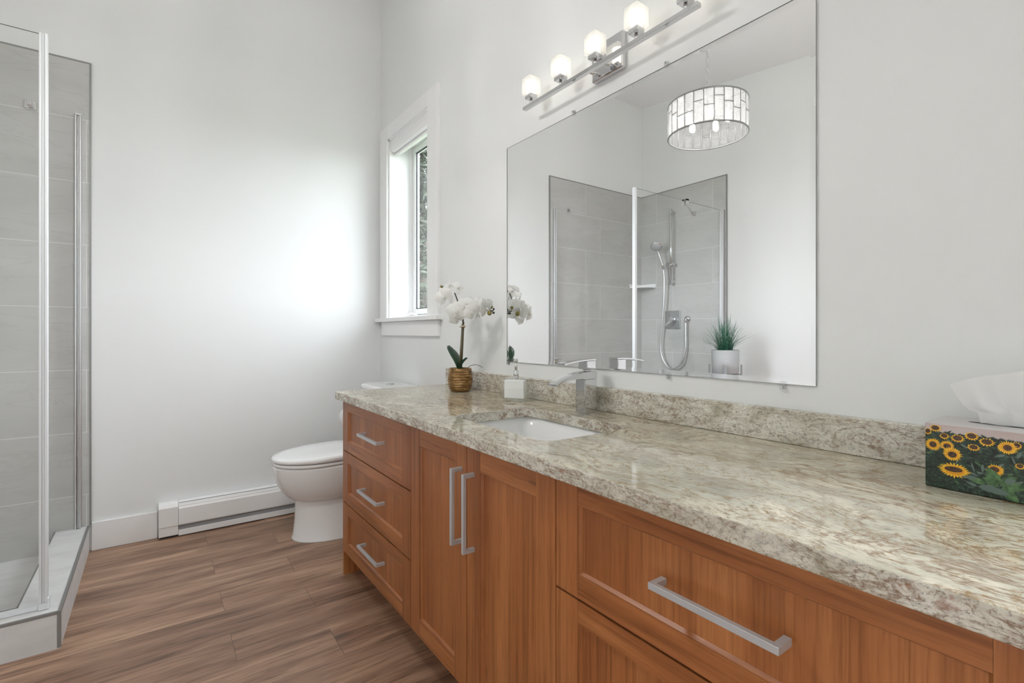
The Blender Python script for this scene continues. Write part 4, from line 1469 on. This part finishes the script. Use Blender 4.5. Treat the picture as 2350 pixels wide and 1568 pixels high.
V = [(bx0, by0, bz0), (bx1, by0, bz0), (bx1, by1, bz0), (bx0, by1, bz0), (bx0, by0, bz1), (bx1, by0, bz1), (bx1, by1, bz1), (bx0, by1, bz1)]
b.v = V
for q, mi in (((0, 3, 2, 1), 2), ((4, 5, 6, 7), 1), ((0, 1, 5, 4), 2), ((1, 2, 6, 5), 2), ((2, 3, 7, 6), 2), ((3, 0, 4, 7), 0)):
    b.quad(list(q), mi)
b.build('carton', [M['print'], top_m, side_m], tb, bevel=0.0018)
# the print: petals, seed heads and leaves lie flat on the front face
rs = random.Random(11)
petals_m = NT('print_petal_yellow')
petals_m.bsdf(petals_m.ramp(petals_m.noise(petals_m.pos(), 260, 2), [(0.3, (0.70, 0.33, 0.01)), (0.6, (0.85, 0.52, 0.03))]), 0.3)
head_m = NT('print_seed_head')
head_m.bsdf(head_m.ramp(head_m.noise(head_m.pos(), 420, 2), [(0.35, (0.020, 0.009, 0.005)), (0.6, (0.085, 0.035, 0.013))]), 0.3)
leaf_m = NT('print_leaf_green')
leaf_m.bsdf(leaf_m.ramp(leaf_m.noise(leaf_m.pos(), 130, 3), [(0.3, (0.02, 0.06, 0.02)), (0.65, (0.10, 0.19, 0.07))]), 0.3)
grey_m = plain('print_leaf_grey', (0.10, 0.14, 0.12), 0.3)
pm = MB()
lay = [0.00008]


def flat(pts, mi):
    """polygon on the front face, clipped to it; later ones lie over earlier ones"""
    lay[0] += 0.0000035
    pm.poly([(bx0 - lay[0], min(by1 - 0.0006, max(by0 + 0.0006, y)), min(bz1 - 0.0006, max(bz0 + 0.0006, z))) for y, z in pts], mi)


def sunflower(y, z, ry, rz, cry=0.45, crz=0.45, oy=0, oz=0, n=24):
    for sc_, mi in ((1.0, 0), (0.78, 5)):
        pts = []
        lens = [rs.uniform(0.84, 1.12) for _ in range(n)]
        for k in range(n * 4):
            a = 2 * pi * (k + rs.uniform(-0.3, 0.3)) / (n * 4) + (0.13 if mi else 0)
            f = (0.62, 0.88, lens[k // 4], 0.84)[k % 4] * sc_
            pts.append((y + ry * f * cos(a), z + rz * f * sin(a)))
        flat(pts, mi)
    flat([(y + oy + ry * cry * cos(2 * pi * k / 20), z + oz + rz * crz * sin(2 * pi * k / 20)) for k in range(20)], 1)


def pleaf(y, z, L, w, ang, mi=2):
    pts = []
    for k in range(9):
        t = k / 8
        pts.append((t * L, w * sin(pi * t ** 0.8)))
    for k in range(7, 0, -1):
        t = k / 8
        pts.append((t * L, -w * sin(pi * t ** 0.8)))
    ca, sa = cos(ang), sin(ang)
    flat([(y - (u * ca - v * sa), z + u * sa + v * ca) for u, v in pts], mi)


for i in range(170):
    y = rs.uniform(by0 + 0.004, by1 - 0.004)
    z = rs.uniform(bz0 + 0.003, 0.924)
    pleaf(y, z, rs.uniform(0.008, 0.018), rs.uniform(0.0010, 0.0026), rs.uniform(0, 2 * pi), 3 if rs.random() < 0.22 else 2 if rs.random() < 0.15 else 4)
# small heads near the horizon, then the near ones
for (y, z, a, c_) in ((-3.0061, 0.9352, 0.0085, 0.0065), (-2.9960, 0.9285, 0.0055, 0.006), (-3.0180, 0.9235, 0.007, 0.0055), (-3.0351, 0.9225, 0.0095, 0.0070), (-3.0529, 0.9290, 0.0095, 0.0072), (-3.0711, 0.9225, 0.0105, 0.0070), (-3.0552, 0.911, 0.0085, 0.006),
                      (-3.089, 0.917, 0.006, 0.006), (-3.105, 0.923, 0.007, 0.006), (-3.128, 0.920, 0.010, 0.007), (-3.150, 0.918, 0.010, 0.007), (-3.175, 0.921, 0.009, 0.007), (-3.2, 0.918, 0.010, 0.007), (-3.1089, 0.8917, 0.0060, 0.0052), (-3.165, 0.893, 0.009, 0.008)):
    sunflower(y, z, a, c_, 0.62, 0.62, 0, 0.0006, 14)
sunflower(-3.0217, 0.9080, 0.0100, 0.0090, 0.5, 0.5, 0, -0.001)
sunflower(-3.0030, 0.9068, 0.0110, 0.0112)
sunflower(-3.0952, 0.9180, 0.0120, 0.0112, 0.42, 0.42)
sunflower(-3.145, 0.905, 0.013, 0.012, 0.42, 0.42)
sunflower(-3.190, 0.885, 0.016, 0.014, 0.45, 0.42)
sunflower(-3.0310, 0.8680, 0.0215, 0.0125, 0.55, 0.36, 0.001, 0.0015, 26)
sunflower(-3.0285, 0.8950, 0.0130, 0.0125, 0.45, 0.40, 0, -0.001)
sunflower(-3.0811, 0.8795, 0.0115, 0.0095, 0.5, 0.5, 0.001, 0.001)
for (y, z, L, w, a) in ((-3.0844, 0.8560, 0.030, 0.0085, radians(115)), (-3.0850, 0.8540, 0.022, 0.006, radians(150)), (-3.0870, 0.8570, 0.026, 0.007, radians(42)), (-3.0880, 0.8520, 0.034, 0.007, radians(18)), (-3.0900, 0.8500, 0.024, 0.007, radians(-40)), (-3.0700, 0.8560, 0.022, 0.005, radians(170)),
                        (-3.135, 0.850, 0.03, 0.008, radians(60)), (-3.14, 0.848, 0.03, 0.007, radians(150)), (-3.185, 0.846, 0.03, 0.008, radians(90))):
    pleaf(y, z, L, w, a)
for (y, z, L, w, a) in ((-3.0860, 0.8480, 0.026, 0.006, radians(178)), (-3.0780, 0.8475, 0.020, 0.005, radians(-8)), (-3.0600, 0.8620, 0.020, 0.003, radians(185)), (-3.0920, 0.8620, 0.014, 0.005, radians(30))):
    pleaf(y, z, L, w, a, 3)
part(pm.build('sunflower_print', [petals_m.m, head_m.m, leaf_m.m, grey_m, plain('print_leaf_dark', (0.014, 0.028, 0.018), 0.3), plain('print_petal_orange', (0.62, 0.27, 0.01), 0.3)], tb, recalc=False), 'printed sunflower picture')
part(MB().prism([(-0.098 + 0.011 * cos(2 * pi * k / 28), -3.107 + 0.072 * sin(2 * pi * k / 28)) for k in range(28)], 'z', bz1 + 0.0001, bz1 + 0.0004).build('slot', M['dark'], tb), 'dark oval slot')
# tissue
left_c = [(-3.052, 0.939), (-3.0495, 0.950), (-3.048, 0.9605), (-3.037, 0.9645), (-3.029, 0.972), (-3.023, 0.984), (-3.018, 0.995), (-3.0125, 1.0075)]
right_c = [(-3.160, 0.939), (-3.161, 0.955), (-3.163, 0.970), (-3.167, 0.985), (-3.172, 1.000), (-3.178, 1.015), (-3.185, 1.030), (-3.192, 1.040)]
hem_c = [(-3.0125, 1.0075), (-3.035, 1.018), (-3.057, 1.026), (-3.076, 1.030), (-3.106, 1.038), (-3.135, 1.046), (-3.165, 1.047), (-3.192, 1.040)]


def along(cv, t):
    k = min(max(t, 0), 0.99999) * (len(cv) - 1)
    i = int(k)
    f = k - i
    return Vector((cv[i][0] * (1 - f) + cv[i + 1][0] * f, cv[i][1] * (1 - f) + cv[i + 1][1] * f))


def tis(u, v):
    # Coons patch: slot line below, hem above, free borders at both sides
    Lf, Rt, Tp = along(left_c, v), along(right_c, v), along(hem_c, u)
    Bt = Vector((-3.052 - 0.108 * u, 0.939))
    c00, c10, c01, c11 = Vector(left_c[0]), Vector(right_c[0]), Vector(hem_c[0]), Vector(hem_c[-1])
    p = Lf * (1 - u) + Rt * u + Bt * (1 - v) + Tp * v - (c00 * (1 - u) * (1 - v) + c10 * u * (1 - v) + c01 * (1 - u) * v + c11 * u * v)
    x = -0.100 - 0.020 * v * (1 - u) + 0.0085 * sin(17 * u + 1.6 * v + 0.6) * (0.3 + 0.7 * min(1, v * 3) * (1 - 0.55 * v)) + 0.006 * v * sin(6 * u + 2)
    return (x, p[0], p[1])


tm = NT('tissue_paper')
pb = tm.n('ShaderNodeBsdfDiffuse')
pb.inputs[0].default_value = (0.93, 0.93, 0.93, 1)
tlb = tm.n('ShaderNodeBsdfTranslucent')
tlb.inputs[0].default_value = (0.85, 0.85, 0.84, 1)
mxs = tm.n('ShaderNodeMixShader')
mxs.inputs[0].default_value = 0.35
tm.l(pb.outputs[0], mxs.inputs[1])
tm.l(tlb.outputs[0], mxs.inputs[2])
tm.l(mxs.outputs[0], tm.out.inputs[0])
tag(MB().grid(tis, 48, 26).build('tissue', tm.m, recalc=False), 'white tissue sheet pulled up from the sunflower box', 'tissue')

# ------------------------------------------------------------------ outdoors seen through the side window
nt = NT('lawn')
nt.bsdf(nt.ramp(nt.noise(nt.pos(), 3, 4), [(0.3, (0.05, 0.08, 0.03)), (0.7, (0.12, 0.15, 0.06))]), 0.9)
struct(MB().box(0.4, 40, -20, 40, -0.5, -0.4).build('ground', nt.m))
nt = NT('tree_foliage')
lf = nt.ramp(nt.noise(nt.pos(), 8, 3), [(0.3, (0.012, 0.016, 0.009)), (0.55, (0.035, 0.045, 0.024)), (0.75, (0.085, 0.095, 0.060))])
nt.bsdf(lf, 0.7)
M['foliage'] = nt.m
nt = NT('tree_bark')
nt.bsdf(nt.ramp(nt.noise(nt.mapping(nt.pos(), (20, 20, 3)), 1, 4), [(0.3, (0.08, 0.06, 0.05)), (0.7, (0.22, 0.18, 0.15))]), 0.9)
M['bark'] = nt.m


def tree(x, y, h, rad, seed, label, z0=-0.4, low=0.1):
    t_ = thing('tree', (x, y, z0), label, 'tree', 'trees outside the window')
    r = random.Random(seed)
    MB().tube([(x, y, z0), (x + 0.05, y, z0 + h * 0.4), (x, y + 0.05, z0 + h * 0.9)], [0.16, 0.11, 0.03], 10).build('trunk', M['bark'], t_)
    mb = MB()
    for i in range(5200):
        t = low + (1 - low) * r.random() ** 0.8
        a = r.uniform(0, 2 * pi)
        rr = rad * (1 - 0.8 * t) * sqrt(r.random()) * (1 + 0.3 * sin(5 * a + 14 * t))
        c_ = Vector((x + rr * cos(a), y + rr * sin(a), z0 + h * t))
        s = r.uniform(0.06, 0.14)
        u = Vector((r.uniform(-1, 1), r.uniform(-1, 1), r.uniform(-0.6, 0.6))).normalized() * s
        w = u.orthogonal().normalized() * s * 0.5
        mb.poly([c_ - u, c_ + w, c_ + u, c_ - w])
    f = mb.build('foliage', M['foliage'], t_, recalc=False)


tree(4.45, 8.6, 7.5, 1.25, 1, 'pale green tree closest to the window glass')
tree(6.9, 12.2, 9.5, 1.7, 2, 'taller tree just behind the pale green one')
tree(7.0, 16.5, 11.0, 1.9, 3, 'farthest tree glimpsed through the window pane')
